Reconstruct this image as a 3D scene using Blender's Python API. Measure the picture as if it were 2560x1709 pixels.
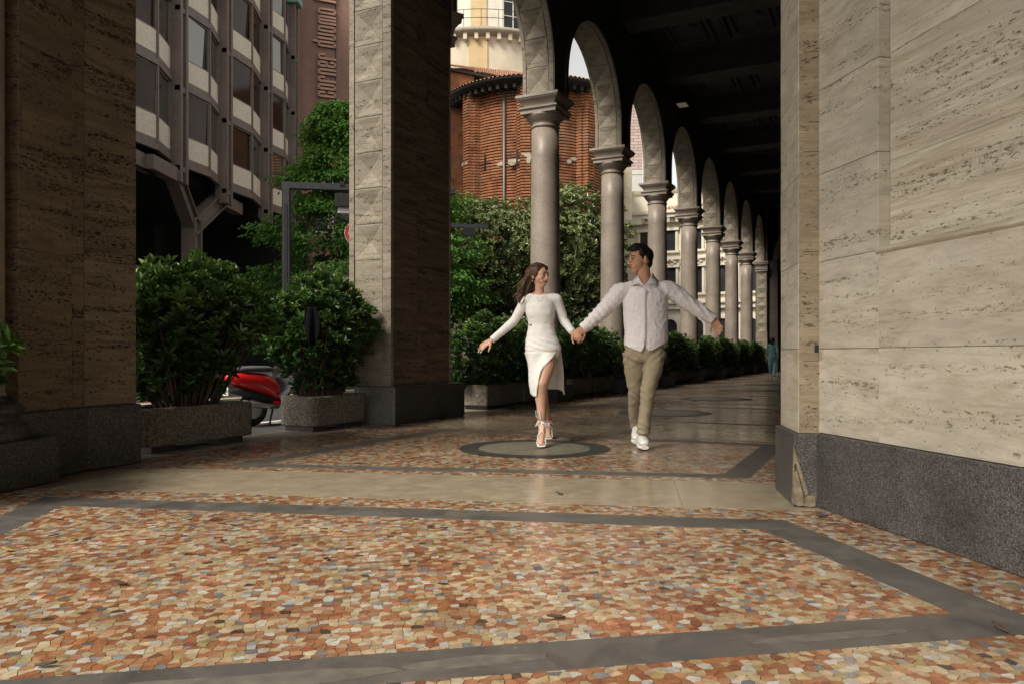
import bpy, bmesh, math, random
from mathutils import Vector, Matrix, noise as mnoise
random.seed(7)
sin, cos, pi, R = math.sin, math.cos, math.pi, math.radians
scene = bpy.context.scene
for o in list(bpy.data.objects): bpy.data.objects.remove(o)

# ---------------------------------------------------------------- camera
CAM_H, F_PX = 0.83, 1913.0
cam_d = bpy.data.cameras.new('camera')
cam_d.sensor_width = 36.0
cam_d.lens = F_PX/2560*36.0
cam_d.shift_y = (888-854.5)/2560
cam_d.clip_end = 2000
cam_d.clip_start = 0.05
cam = bpy.data.objects.new('camera', cam_d)
scene.collection.objects.link(cam)
cam.location = (0, 0, CAM_H)
cam.rotation_euler = (R(90), 0, 0)
scene.camera = cam
scene.render.resolution_x, scene.render.resolution_y = 1024, 683

# ---------------------------------------------------------------- world / sun / exposure
SUN_EL, SUN_AZ = 47.0, 222.0        # azimuth clockwise from +Y (north): light from behind-left
w = bpy.data.worlds.new('World'); scene.world = w; w.use_nodes = True
nt = w.node_tree; nt.nodes.clear()
sky = nt.nodes.new('ShaderNodeTexSky'); sky.sky_type = 'NISHITA'; sky.sun_disc = False
sky.sun_elevation = R(SUN_EL); sky.sun_rotation = R(SUN_AZ)
sky.air_density = 1.0; sky.dust_density = 2.0; sky.ozone_density = 1.0
hs = nt.nodes.new('ShaderNodeHueSaturation'); hs.inputs['Saturation'].default_value = 0.22
bg = nt.nodes.new('ShaderNodeBackground'); bg.inputs['Strength'].default_value = 0.15
wo = nt.nodes.new('ShaderNodeOutputWorld')
tint = nt.nodes.new('ShaderNodeMix'); tint.data_type = 'RGBA'; tint.blend_type = 'MULTIPLY'; tint.inputs[0].default_value = 1.0
tint.inputs[7].default_value = (1.0, 0.948, 0.85, 1)          # warm white balance of the overcast sky
nt.links.new(sky.outputs[0], hs.inputs['Color']); nt.links.new(hs.outputs[0], tint.inputs[6]); nt.links.new(tint.outputs[2], bg.inputs['Color'])
nt.links.new(bg.outputs[0], wo.inputs['Surface'])
sd = bpy.data.lights.new('sun', 'SUN'); sd.energy = 2.9; sd.angle = R(18); sd.color = (1.0, 0.92, 0.80)
sun = bpy.data.objects.new('sun', sd); scene.collection.objects.link(sun)
az, el = R(SUN_AZ), R(SUN_EL)
to_sun = Vector((sin(az)*cos(el), cos(az)*cos(el), sin(el)))
sun.rotation_euler = (-to_sun).to_track_quat('-Z', 'Y').to_euler()
sun.location = to_sun*60
scene.view_settings.view_transform = 'Standard'
scene.view_settings.look = 'None'
scene.view_settings.gamma = 1.0
scene.view_settings.exposure = 0.55
scene.view_settings.use_curve_mapping = False
scene.cycles.max_bounces = 8
scene.cycles.diffuse_bounces = 4

# ---------------------------------------------------------------- frames of the place
def dirv(a): return Vector((sin(R(a)), cos(R(a)), 0))
U1 = dirv(25.7);  N1 = Vector((U1.y, -U1.x, 0))
U2 = dirv(-10.5);  N2 = Vector((U2.y, -U2.x, 0))
UB = dirv(8.85);  NB = Vector((UB.y, -UB.x, 0))
C2 = Vector((-1.43, 9.13, 0))
Z = Vector((0, 0, 1))
def S(s, n, z=0): return C2 + U1*s + N1*n + Z*z          # along the colonnade
def T(s, n, z=0): return U2*s + N2*n + Z*z               # along the near passage
def G(px, py):                                            # ground point seen at a photo pixel
    Y = CAM_H*F_PX/(py-888.0); return Vector(((px-1280)/F_PX*Y, Y, 0))
def PX(px, py, Y):                                        # point at a photo pixel, at depth Y
    return Vector(((px-1280)/F_PX*Y, Y, CAM_H+(888.0-py)/F_PX*Y))

# ---------------------------------------------------------------- object helpers
COL = scene.collection
def tag(o, label=None, cat=None, group=None, kind=None):
    if label: o['label'] = label
    if cat: o['category'] = cat
    if group: o['group'] = group
    if kind: o['kind'] = kind
    return o
def set_parent(o, p):
    if p is not None:
        o.parent = p
        o.matrix_parent_inverse = PM.get(p.name, Matrix.Identity(4)).inverted()
PM = {}
def empty(name, loc, label=None, cat=None, group=None, kind=None):
    o = bpy.data.objects.new(name, None); COL.objects.link(o)
    o.empty_display_size = 0.2
    o.location = loc
    PM[o.name] = Matrix.Translation(Vector(loc))
    return tag(o, label, cat, group, kind)
def children(o): return [c for c in bpy.data.objects if c.parent == o]
def copy_tree(o, kids, delta, label=None, group=None):
    """kids: nested list [(obj, [(sub, [])...])]; the copy is moved by delta (Matrix applied in world)"""
    c = o.copy(); COL.objects.link(c)
    c.matrix_world = delta @ Matrix.Translation(o.location)
    if label: c['label'] = label
    if group: c['group'] = group
    for k, sub in kids:
        kc = k.copy(); COL.objects.link(kc); kc.parent = c; kc.matrix_parent_inverse = PM[o.name].inverted()
        for g_, _ in sub:
            gc = g_.copy(); COL.objects.link(gc); gc.parent = kc; gc.matrix_parent_inverse = Matrix.Identity(4)
    return c
def tree(o):
    return [(c, tree(c)) for c in children(o)]

class MB:
    def __init__(s): s.v = []; s.f = []; s.smooth = []
    def add(s, vs, fs, smooth=False):
        b = len(s.v); s.v += [tuple(p) for p in vs]
        s.f += [tuple(b+i for i in f) for f in fs]; s.smooth += [smooth]*len(fs)
        return s
    def fbox(s, o, a, b, c, ra, rb, rc):
        """box in a frame: origin o, axes a, b, c and ranges"""
        vs = [o + a*x + b*y + c*z_ for x in ra for y in rb for z_ in rc]
        fs = [(0,1,3,2),(4,6,7,5),(0,4,5,1),(2,3,7,6),(0,2,6,4),(1,5,7,3)]
        if a.cross(b).dot(c) < 0: fs = [tuple(reversed(f)) for f in fs]
        fs = [tuple(reversed(f)) for f in fs]
        fs = [tuple(reversed(f)) for f in fs]
        return s.add(vs, fs)
    def box(s, x0, x1, y0, y1, z0, z1):
        return s.fbox(Vector((0,0,0)), Vector((1,0,0)), Vector((0,1,0)), Z, (x0,x1), (y0,y1), (z0,z1))
    def prism(s, poly, z0, z1, poly2=None):
        n = len(poly); poly2 = poly2 or poly
        vs = [(p[0],p[1],z0) for p in poly] + [(p[0],p[1],z1) for p in poly2]
        fs = [tuple(range(n-1,-1,-1)), tuple(range(n,2*n))] + [(i,(i+1)%n,n+(i+1)%n,n+i) for i in range(n)]
        return s.add(vs, fs)
    def lathe(s, prof, c, seg=32, a0=0, a1=2*pi, smooth=True):
        full = abs(a1-a0-2*pi) < 1e-6
        m = seg if full else seg+1
        vs = []
        for r, z_ in prof:
            for i in range(m):
                a = a0+(a1-a0)*i/seg
                vs.append((c[0]+r*cos(a), c[1]+r*sin(a), c[2]+z_))
        fs = []
        for j in range(len(prof)-1):
            for i in range(seg):
                i2 = (i+1) % m if full else i+1
                fs.append((j*m+i, j*m+i2, (j+1)*m+i2, (j+1)*m+i))
        if full:
            s.add(vs, fs, smooth)
            b = len(s.v)-len(vs)
            s.f.append(tuple(b+i for i in range(m-1,-1,-1))); s.smooth.append(False)
            k = (len(prof)-1)*m
            s.f.append(tuple(b+k+i for i in range(m))); s.smooth.append(False)
            return s
        return s.add(vs, fs, smooth)
    def tube(s, pts, rad, seg=8, caps=True, smooth=True, flat=1.0, up=None):
        pts = [Vector(p) for p in pts]; n = len(pts)
        if not hasattr(rad, '__len__'): rad = [rad]*n
        t0 = (pts[1]-pts[0]).normalized()
        ref = Vector(up) if up is not None else (Vector((0,0,1)) if abs(t0.z) < .9 else Vector((1,0,0)))
        vs = []
        for i in range(n):
            t = (pts[min(i+1,n-1)]-pts[max(i-1,0)]).normalized()
            x = ref.cross(t)
            if x.length < 1e-5: x = Vector((1,0,0)).cross(t)
            x.normalize(); y = t.cross(x).normalized(); ref = y
            r = rad[i]; rx, ry = (r if hasattr(r,'__len__') else (r, r*flat))
            for k in range(seg):
                a = 2*pi*k/seg
                vs.append(pts[i] + x*(rx*cos(a)) + y*(ry*sin(a)))
        fs = [(i*seg+k, i*seg+(k+1)%seg, (i+1)*seg+(k+1)%seg, (i+1)*seg+k) for i in range(n-1) for k in range(seg)]
        s.add(vs, fs, smooth)
        if caps:
            b = len(s.v)-len(vs)
            s.f.append(tuple(b+k for k in range(seg-1,-1,-1))); s.smooth.append(False)
            s.f.append(tuple(b+(n-1)*seg+k for k in range(seg))); s.smooth.append(False)
        return s
    def ball(s, c, rx, ry=None, rz=None, seg=12, rings=8, M=None):
        ry = ry or rx; rz = rz or rx; c = Vector(c)
        vs = []
        for j in range(rings+1):
            th = pi*j/rings
            for i in range(seg):
                a = 2*pi*i/seg
                p = Vector((rx*sin(th)*cos(a), ry*sin(th)*sin(a), rz*cos(th)))
                vs.append(c + (M @ p if M else p))
        fs = [(j*seg+i, (j+1)*seg+i, (j+1)*seg+(i+1)%seg, j*seg+(i+1)%seg) for j in range(rings) for i in range(seg)]
        return s.add(vs, fs, True)
    def grid(s, fn, nu, nv, smooth=True, closed_u=False):
        vs = [fn(i/(nu if closed_u else nu-1), j/(nv-1)) for j in range(nv) for i in range(nu)]
        fs = [(j*nu+i, j*nu+(i+1)%nu, (j+1)*nu+(i+1)%nu, (j+1)*nu+i) for j in range(nv-1) for i in range(nu if closed_u else nu-1)]
        return s.add(vs, fs, smooth)
    def mesh(s, name):
        me = bpy.data.meshes.new(name); me.from_pydata(s.v, [], s.f)
        me.polygons.foreach_set('use_smooth', s.smooth); me.update()
        return me
    def build(s, name, mat=None, parent=None, bevel=0, fix=True, merge=0):
        me = s.mesh(name)
        if fix or merge:
            bm = bmesh.new(); bm.from_mesh(me)
            if merge: bmesh.ops.remove_doubles(bm, verts=bm.verts, dist=merge)
            if fix: bmesh.ops.recalc_face_normals(bm, faces=bm.faces)
            bm.to_mesh(me); bm.free()
        o = bpy.data.objects.new(name, me); COL.objects.link(o)
        if mat: me.materials.append(mat)
        if parent is not None: set_parent(o, parent)
        PM[o.name] = Matrix.Identity(4)
        if bevel:
            m = o.modifiers.new('bevel', 'BEVEL'); m.width = bevel; m.segments = 1; m.limit_method = 'ANGLE'
        return o

# ---------------------------------------------------------------- materials
class NT:
    def __init__(s, name):
        s.m = bpy.data.materials.new(name); s.m.use_nodes = True
        s.t = s.m.node_tree; s.t.nodes.clear()
        s.out = s.t.nodes.new('ShaderNodeOutputMaterial')
        s.p = s.t.nodes.new('ShaderNodeBsdfPrincipled')
        s.t.links.new(s.p.outputs[0], s.out.inputs[0])
        s.tc = s.t.nodes.new('ShaderNodeTexCoord')
    def n(s, ty, ins=None, **kw):
        nd = s.t.nodes.new(ty)
        for k, v in kw.items(): setattr(nd, k, v)
        for k, v in (ins or {}).items():
            if isinstance(v, bpy.types.NodeSocket): s.t.links.new(v, nd.inputs[k])
            else: nd.inputs[k].default_value = v
        return nd
    def link(s, a, b): s.t.links.new(a, b)
    def coords(s, scale=(1,1,1), rnd=False, kind='Object'):
        v = s.tc.outputs[kind]
        if rnd:
            oi = s.n('ShaderNodeObjectInfo')
            mu = s.n('ShaderNodeMath', {0: oi.outputs['Random'], 1: 37.0}, operation='MULTIPLY')
            v = s.n('ShaderNodeVectorMath', {0: v, 1: mu.outputs[0]}, operation='ADD').outputs[0]
        return s.n('ShaderNodeMapping', {'Vector': v, 'Scale': scale}).outputs[0]
    def noise(s, vec, scale, detail=4, rough=.55, dist=0):
        return s.n('ShaderNodeTexNoise', {'Vector': vec, 'Scale': scale, 'Detail': detail, 'Roughness': rough, 'Distortion': dist}).outputs['Fac']
    def ramp(s, fac, stops, interp='LINEAR'):
        r = s.n('ShaderNodeValToRGB', {'Fac': fac}); e = r.color_ramp; e.interpolation = interp
        while len(e.elements) < len(stops): e.elements.new(.5)
        for el_, (p, c) in zip(e.elements, stops):
            el_.position = p; el_.color = (*(c if hasattr(c,'__len__') else (c,c,c)), 1)
        return r.outputs['Color']
    def mix(s, a, b, fac, mode='MIX'):
        m = s.n('ShaderNodeMix', data_type='RGBA', blend_type=mode)
        for i, v in ((0, fac), (6, a), (7, b)):
            if isinstance(v, bpy.types.NodeSocket): s.t.links.new(v, m.inputs[i])
            else: m.inputs[i].default_value = (*v, 1) if hasattr(v,'__len__') else v
        return m.outputs[2]
    def bump(s, h, strength=.3, dist=.01, normal=None):
        ins = {'Height': h, 'Strength': strength, 'Distance': dist}
        if normal is not None: ins['Normal'] = normal
        return s.n('ShaderNodeBump', ins).outputs[0]
    def fin(s, col, rough=.6, normal=None, spec=.5, metal=0, **kw):
        def put(k, v):
            if isinstance(v, bpy.types.NodeSocket): s.t.links.new(v, s.p.inputs[k])
            else: s.p.inputs[k].default_value = (*v, 1) if hasattr(v,'__len__') and len(v) == 3 and 'Radius' not in k else v
        put('Base Color', col); put('Roughness', rough); put('Specular IOR Level', spec); put('Metallic', metal)
        if normal is not None: put('Normal', normal)
        for k, v in kw.items(): put(k.replace('_', ' '), v)
        return s.m

def plain(name, col, rough=.6, var=.18, scale=6.0, bump=0, metal=0, spec=.5, **kw):
    t = NT(name); v = t.coords()
    f = t.noise(v, scale, 5)
    c = t.mix(tuple(x*(1-var) for x in col), tuple(min(1, x*(1+var)) for x in col), t.ramp(f, [(.3,0),(.7,1)]))
    nrm = t.bump(t.noise(v, scale*6, 3), bump, .004) if bump else None
    return t.fin(c, rough, nrm, spec, metal, **kw)

def travertine(name, lo, mid, hi, pit=.5, pitcol=(.10,.07,.042), stretch=8.0, vary=.10, dl=4.5, thr=.59):
    """bedded limestone: long horizontal beds, dashes of open pores, fine pits"""
    t = NT(name)
    def nz(sc, scale, det=5, ro=.62, di=.5): return t.noise(t.coords(sc, rnd=True), scale, det, ro, di)
    def mul(a, b): return t.n('ShaderNodeMath', {0: a, 1: b}, operation='MULTIPLY').outputs[0]
    def mx(a, b): return t.n('ShaderNodeMath', {0: a, 1: b}, operation='MAXIMUM').outputs[0]
    base = nz((.8,.8,stretch), 1.6, 9, .7, .7)
    c = t.ramp(base, [(.28, lo), (.48, mid), (.72, hi)])
    fine = nz((3,3,stretch*5), 1.6, 6, .7, .4)
    c = t.mix(c, t.ramp(fine, [(.30,(.70,.66,.60)),(.55,(1,1,1)),(.75,(1.1,1.09,1.06))]), .85, 'MULTIPLY')
    c = t.mix(c, tuple(x*.66 for x in mid), t.ramp(nz((1,1,1.6), 1.3, 4, .6), [(.45,0),(.75,.8)]))
    beds = nz((dl*.16,dl*.16,8), 1.9, 5, .62, .25)
    def pores(sc, k, det, th, wd, wt):
        n_ = nz(sc, k, det, .68, .0)
        sm = t.n('ShaderNodeMath', {0: beds, 1: wt, 2: n_}, operation='MULTIPLY_ADD').outputs[0]
        return t.ramp(t.n('ShaderNodeMath', {0: sm, 1: wt*.5}, operation='SUBTRACT').outputs[0], [(th,0),(th+wd,1)])
    p1 = pores((1,1,2.8), 26, 6, thr+.05, .05, .55); p2 = pores((1,1,1.9), 75, 3, thr+.08, .06, .35)
    pits = t.ramp(nz((1,1,1.3), 34, 3, .5, 0), [(.71,0),(.75,.95)])
    mk = mx(mx(p1, p2), pits)
    c = t.mix(c, pitcol, mul(mk, pit))
    oi = t.n('ShaderNodeObjectInfo').outputs['Random']
    br = t.n('ShaderNodeMapRange', {'Value': oi, 'To Min': 1-vary, 'To Max': 1+vary*.6}).outputs[0]
    c = t.mix((0,0,0), c, br)
    inv = t.n('ShaderNodeMath', {0: 1.0, 1: mk}, operation='SUBTRACT').outputs[0]
    nb = t.bump(inv, .6, .014)
    nb = t.bump(fine, .30, .006, nb)
    nb = t.bump(t.noise(t.coords(), 240, 2), .15, .002, nb)
    return t.fin(c, .64, nb, .35)

def speckle(name, stops, scale=130, rough=.45, bump=.05, blotch=.0, spec=.5):
    t = NT(name); v = t.coords(rnd=(blotch > 0))
    f = t.n('ShaderNodeTexVoronoi', {'Vector': v, 'Scale': scale}).outputs['Color']
    f = t.n('ShaderNodeSeparateColor', {0: f}).outputs[0]
    f2 = t.noise(v, scale*.55, 3, .7)
    fm = t.n('ShaderNodeMath', {0: f, 1: f2}, operation='ADD')
    fm = t.n('ShaderNodeMath', {0: fm.outputs[0], 1: .5}, operation='MULTIPLY').outputs[0]
    c = t.ramp(fm, stops)
    if blotch:
        b = t.ramp(t.noise(v, 2.2, 5, .6), [(.35, 1-blotch), (.65, 1)])
        c = t.mix(c, b, 1.0, 'MULTIPLY')
    return t.fin(c, rough, t.bump(f2, bump, .004), spec)

M = {}
M['trav'] = travertine('travertine', (.09,.068,.046), (.19,.146,.098), (.265,.208,.142), 1.0, (.022,.015,.009), 8, .12, 3.2, .52)  # travertine darkened in its colour to deepen shade on the inner pier faces
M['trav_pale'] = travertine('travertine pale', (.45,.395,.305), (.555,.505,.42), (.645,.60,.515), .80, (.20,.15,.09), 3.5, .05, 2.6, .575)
M['trav_streak'] = travertine('travertine streaked', (.42,.35,.245), (.62,.56,.455), (.735,.685,.58), .9, (.20,.145,.08), 11, .06, 1.2, .565)
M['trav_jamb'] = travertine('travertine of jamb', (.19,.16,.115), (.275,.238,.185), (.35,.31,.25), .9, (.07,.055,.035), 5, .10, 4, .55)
M['granite_dark'] = speckle('dark granite', [(.25,(.012,.012,.013)),(.5,(.045,.042,.042)),(.78,(.16,.15,.145))], 150, .5, .1, .35)
M['granite_base'] = speckle('salt and pepper granite', [(.28,(.022,.021,.022)),(.48,(.085,.078,.076)),(.64,(.15,.14,.135)),(.82,(.29,.275,.26))], 250, .55, .10, .45)
M['granite_grey'] = speckle('grey granite', [(.25,(.10,.095,.09)),(.5,(.19,.18,.17)),(.8,(.34,.32,.30))], 140, .5, .06, .25)
M['granite_pink'] = speckle('pink granite', [(.12,(.13,.10,.082)),(.42,(.295,.245,.205)),(.62,(.34,.285,.235)),(.85,(.52,.45,.375))], 190, .45, .06, .28)
M['aggregate'] = speckle('washed aggregate concrete', [(.25,(.085,.074,.06)),(.5,(.195,.172,.14)),(.8,(.36,.325,.27))], 95, .85, .8, .3, .25)
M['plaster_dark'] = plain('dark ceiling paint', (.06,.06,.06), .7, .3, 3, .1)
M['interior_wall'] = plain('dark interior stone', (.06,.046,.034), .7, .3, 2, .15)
def cement_mat():
    t = NT('grey cement band'); v = t.coords()
    f = t.noise(v, 5, 7, .65, .8); g_ = t.noise(v, 60, 3)
    c = t.ramp(f, [(.3,(.062,.058,.053)),(.52,(.098,.09,.082)),(.72,(.135,.125,.112))])
    c = t.mix(c, (.04,.036,.032), t.ramp(t.noise(v, 3.2, 6, .7), [(.6,0),(.72,.6)]))
    c = t.mix(c, (.22,.205,.18), t.ramp(g_, [(.64,0),(.72,.6)]))
    r = t.ramp(f, [(.3,.30),(.7,.52)])
    return t.fin(c, r, t.bump(f, .12, .006, t.bump(g_, .12, .002)), .5)
M['cement'] = cement_mat()
def beige_mat():
    t = NT('polished beige stone'); v = t.coords()
    f = t.noise(v, 7, 6, .6, .5); sp = t.noise(t.coords((1,1,1)), 46, 4, .7)
    c = t.ramp(f, [(.3,(.30,.245,.17)),(.6,(.375,.315,.225)),(.8,(.43,.37,.275))])
    c = t.mix(c, (.16,.115,.07), t.ramp(sp, [(.66,0),(.73,.7)]))
    return t.fin(c, t.ramp(f, [(.3,.12),(.7,.25)]), t.bump(sp, .02, .001), .5)
M['beige'] = beige_mat()
def mosaic_mat():
    t = NT('mosaic marble'); v = t.coords()
    a = t.n('ShaderNodeAttribute', attribute_name='tint')
    f = t.noise(v, 38, 5, .7, .6)
    c = t.mix(a.outputs['Color'], t.ramp(f, [(.28,(.50,.42,.36)),(.55,(1,1,1)),(.8,(1.16,1.14,1.1))]), .8, 'MULTIPLY')
    d = t.ramp(t.noise(v, 2.4, 6, .65), [(.35,.72),(.62,1)])
    c = t.mix(c, d, 1.0, 'MULTIPLY')
    r = t.ramp(t.noise(v, 3, 6, .6), [(.3,.13),(.7,.36)])
    return t.fin(c, r, t.bump(f, .025, .0015), .5)
M['mosaic'] = mosaic_mat()
M['grout'] = plain('mosaic mortar', (.17,.115,.075), .8, .3, 30)
PALETTE = [((.33,.145,.072),30), ((.38,.205,.112),18), ((.25,.10,.056),8), ((.45,.345,.215),34), ((.50,.42,.295),14),
           ((.50,.48,.43),11), ((.25,.245,.245),6), ((.16,.16,.168),2), ((.38,.29,.14),4), ((.52,.26,.16),3), ((.09,.062,.05),1.5)]
def far_mosaic_mat():
    t = NT('mosaic seen far off'); v = t.coords()
    vo = t.n('ShaderNodeTexVoronoi', {'Vector': v, 'Scale': 23.0, 'Randomness': .9})
    r_ = t.n('ShaderNodeSeparateColor', {0: vo.outputs['Color']}).outputs[0]
    tot = sum(w_ for _, w_ in PALETTE); acc = 0; stops = []
    for c_, w_ in PALETTE: stops.append((acc/tot, c_)); acc += w_
    c = t.ramp(r_, stops, 'CONSTANT')
    ed = t.n('ShaderNodeTexVoronoi', {'Vector': v, 'Scale': 23.0, 'Randomness': .9}, feature='DISTANCE_TO_EDGE').outputs['Distance']
    c = t.mix((.14,.10,.07), c, t.ramp(ed, [(.02,0),(.06,1)]))
    c = t.mix(c, t.ramp(t.noise(v, 2.0, 5), [(.3,.78),(.65,1.0)]), 1.0, 'MULTIPLY')
    return t.fin(c, t.ramp(t.noise(v, 3, 5), [(.3,.15),(.7,.29)]), t.bump(t.ramp(ed, [(.0,0),(.06,1)]), .02, .002), .5)
M['far_mosaic'] = far_mosaic_mat()
# ================================================================ THE GROUND
pave = empty('pavement', (0, 5, 0), kind='structure')
ROAD_Z = -0.11
def quad_sheet(name, poly, z, mat, parent, thick=0.0):
    mb = MB()
    if thick: mb.prism([(p.x,p.y) for p in poly], z-thick, z)
    else: mb.add([(p.x,p.y,z) for p in poly], [tuple(range(len(poly)))])
    return mb.build(name, mat, parent)
def frame_line(b, dirn, org, ax):   # point on line {org+ax*t} with (p . dirn) == b
    return org + ax*((b - org.dot(dirn))/ax.dot(dirn))
# convex regions given by half planes (p.n <= d)
def clip(poly, n, d):
    out = []
    for i in range(len(poly)):
        a, b = poly[i], poly[(i+1) % len(poly)]
        da, db = a[0]*n[0]+a[1]*n[1]-d, b[0]*n[0]+b[1]*n[1]-d
        if da <= 0: out.append(a)
        if (da < 0 < db) or (db < 0 < da):
            t = da/(da-db); out.append((a[0]+(b[0]-a[0])*t, a[1]+(b[1]-a[1])*t))
    return out
def hp(v, lo=None, hi=None, off=0.0):
    r = []
    if hi is not None: r.append(((v.x, v.y), hi+off))
    if lo is not None: r.append(((-v.x, -v.y), -(lo+off)))
    return r
n1o = C2.dot(N1); s1o = C2.dot(U1)
H1n = lambda lo=None, hi=None: hp(N1, lo, hi, n1o)
H1s = lambda lo=None, hi=None: hp(U1, lo, hi, s1o)
H2n = lambda lo=None, hi=None: hp(N2, lo, hi)
H2s = lambda lo=None, hi=None: hp(U2, lo, hi)
HB  = lambda lo=None, hi=None: hp(UB, lo, hi)
BIG = [(-60,-60),(60,-60),(60,60),(-60,60)]
def region(*hs):
    p = BIG
    for h in hs:
        for n, d in h: p = clip(p, n, d)
    return p
# base bed below everything inside the arcade
S0, S9 = 1.05, 39.5
bed_near = region(H2n(-3.0, 2.8), H2s(-5.0), HB(None, 4.75))
bed_far  = region(H1n(-0.72, 5.2), HB(4.75), H1s(None, 45))
for nm, p in (('mortar_bed', bed_near), ('mortar_bed', bed_far)):
    MB().prism(p, ROAD_Z-.05, -.0045).build(nm, M['grout'], pave)
# --- tesserae
rng = random.Random(3)
def pick():
    tot = sum(w_ for _, w_ in PALETTE); r = rng.random()*tot
    for c, w_ in PALETTE:
        r -= w_
        if r <= 0: break
    k = rng.uniform(.82, 1.15)
    return (c[0]*k*rng.uniform(.95,1.05), c[1]*k, c[2]*k*rng.uniform(.94,1.06))
cells = []
def tessellate(reg, pitch, skip=None, joint=.0009, ang=0.0):
    xs = [p[0] for p in reg]; ys = [p[1] for p in reg]
    ca, sa = cos(ang), sin(ang)
    # bounding box in rotated frame
    rot = [(p[0]*ca+p[1]*sa, -p[0]*sa+p[1]*ca) for p in reg]
    x0, x1 = min(p[0] for p in rot)-pitch*2, max(p[0] for p in rot)+pitch*2
    y0, y1 = min(p[1] for p in rot)-pitch*2, max(p[1] for p in rot)+pitch*2
    nx, ny = int((x1-x0)/pitch)+1, int((y1-y0)/pitch)+1
    pts = {}
    rr = random.Random(int(x0*1000)+int(y0*777))
    for j in range(ny):
        for i in range(nx):
            px = x0+(i+rr.uniform(-.34,.34)+.12*sin(j*.9))*pitch; py = y0+(j+rr.uniform(-.34,.34)+.2*sin(i*.7))*pitch
            pts[i,j] = (px*ca-py*sa, px*sa+py*ca)
    hs = []
    for i in range(len(reg)):
        a, b = reg[i], reg[(i+1) % len(reg)]
        n = (b[1]-a[1], -(b[0]-a[0])); l = math.hypot(*n) or 1
        n = (n[0]/l, n[1]/l); hs.append((n, n[0]*a[0]+n[1]*a[1]))
    cx, cy = sum(xs)/len(xs), sum(ys)/len(ys)
    hs = [(n, d) if n[0]*cx+n[1]*cy <= d else ((-n[0],-n[1]), -d) for n, d in hs]
    nb = [(1,0),(-1,0),(0,1),(0,-1),(1,1),(-1,1),(1,-1),(-1,-1),(2,0),(-2,0),(0,2),(0,-2),(2,1),(-2,1),(2,-1),(-2,-1),(1,2),(-1,2),(1,-2),(-1,-2)]
    for j in range(ny):
        for i in range(nx):
            p = pts[i,j]
            far = max(n[0]*p[0]+n[1]*p[1]-d for n, d in hs)
            if far > pitch: continue
            if p[1] < 1.55 or abs(p[0])/p[1] > .80: continue
            if skip and skip(p): continue
            q = 1.6*pitch
            poly = [(p[0]-q,p[1]-q),(p[0]+q,p[1]-q),(p[0]+q,p[1]+q),(p[0]-q,p[1]+q)]
            for di, dj in nb:
                o = pts.get((i+di, j+dj))
                if o is None: continue
                dx, dy = o[0]-p[0], o[1]-p[1]; l = math.hypot(dx, dy)
                if l < 1e-6: continue
                n = (dx/l, dy/l)
                poly = clip(poly, n, n[0]*p[0]+n[1]*p[1]+l/2-joint*rr.uniform(.6,1.5))
                if len(poly) < 3: break
            if far > -pitch*1.7:
                for n, d in hs:
                    if len(poly) >= 3: poly = clip(poly, n, d-.0008)
            if len(poly) < 3: continue
            ar = abs(sum(poly[k][0]*poly[(k+1)%len(poly)][1]-poly[(k+1)%len(poly)][0]*poly[k][1] for k in range(len(poly))))/2
            if ar < .00006: continue
            cells.append((poly, p, ar))
CIRC1 = Vector((.20, 6.87, 0))
inC = lambda p: (p[0]-CIRC1.x)**2+(p[1]-CIRC1.y)**2 < .66**2
PITCH = .0315
regs_near = [region(H2n(-1.68, 1.845), H2s(2.165), HB(None, 3.80)),
             region(H2n(2.06, 2.42), H2s(1.2), HB(None, 4.03)),
             region(H2n(-2.45, 2.06), H2s(1.2, 1.965)),
             region(H2n(-2.45, 2.42), HB(4.03, 4.29)),
             region(H2n(-2.45, -1.89), H2s(1.965), HB(None, 4.03))]
regs_bay = [region(H1n(-.10, 5.0), HB(5.19, 5.36)),
            region(H1n(.95, 4.26), HB(5.53), H1s(None, -.28)),
            region(H1n(4.45, 5.0), HB(5.36), H1s(None, -.10)),
            region(H1n(-.10, .77), HB(5.36), H1s(None, -.10)),
            region(H1n(-.10, 5.0), H1s(-.10, .15))]
for r_ in regs_near: tessellate(r_, PITCH, ang=R(11))
for k, r_ in enumerate(regs_bay): tessellate(r_, .036, skip=inC if k == 1 else None, ang=R(-20))
def vis(c):
    p = c[1]; x = (p[0]/p[1])*F_PX+1280; y = 888+CAM_H*F_PX/p[1]
    return c[2]/p[1]**3 if (5 < x < 2555 and y < 1706) else 0
order = sorted(range(len(cells)), key=lambda i: -vis(cells[i]))
single = set(order[:300])
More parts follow.
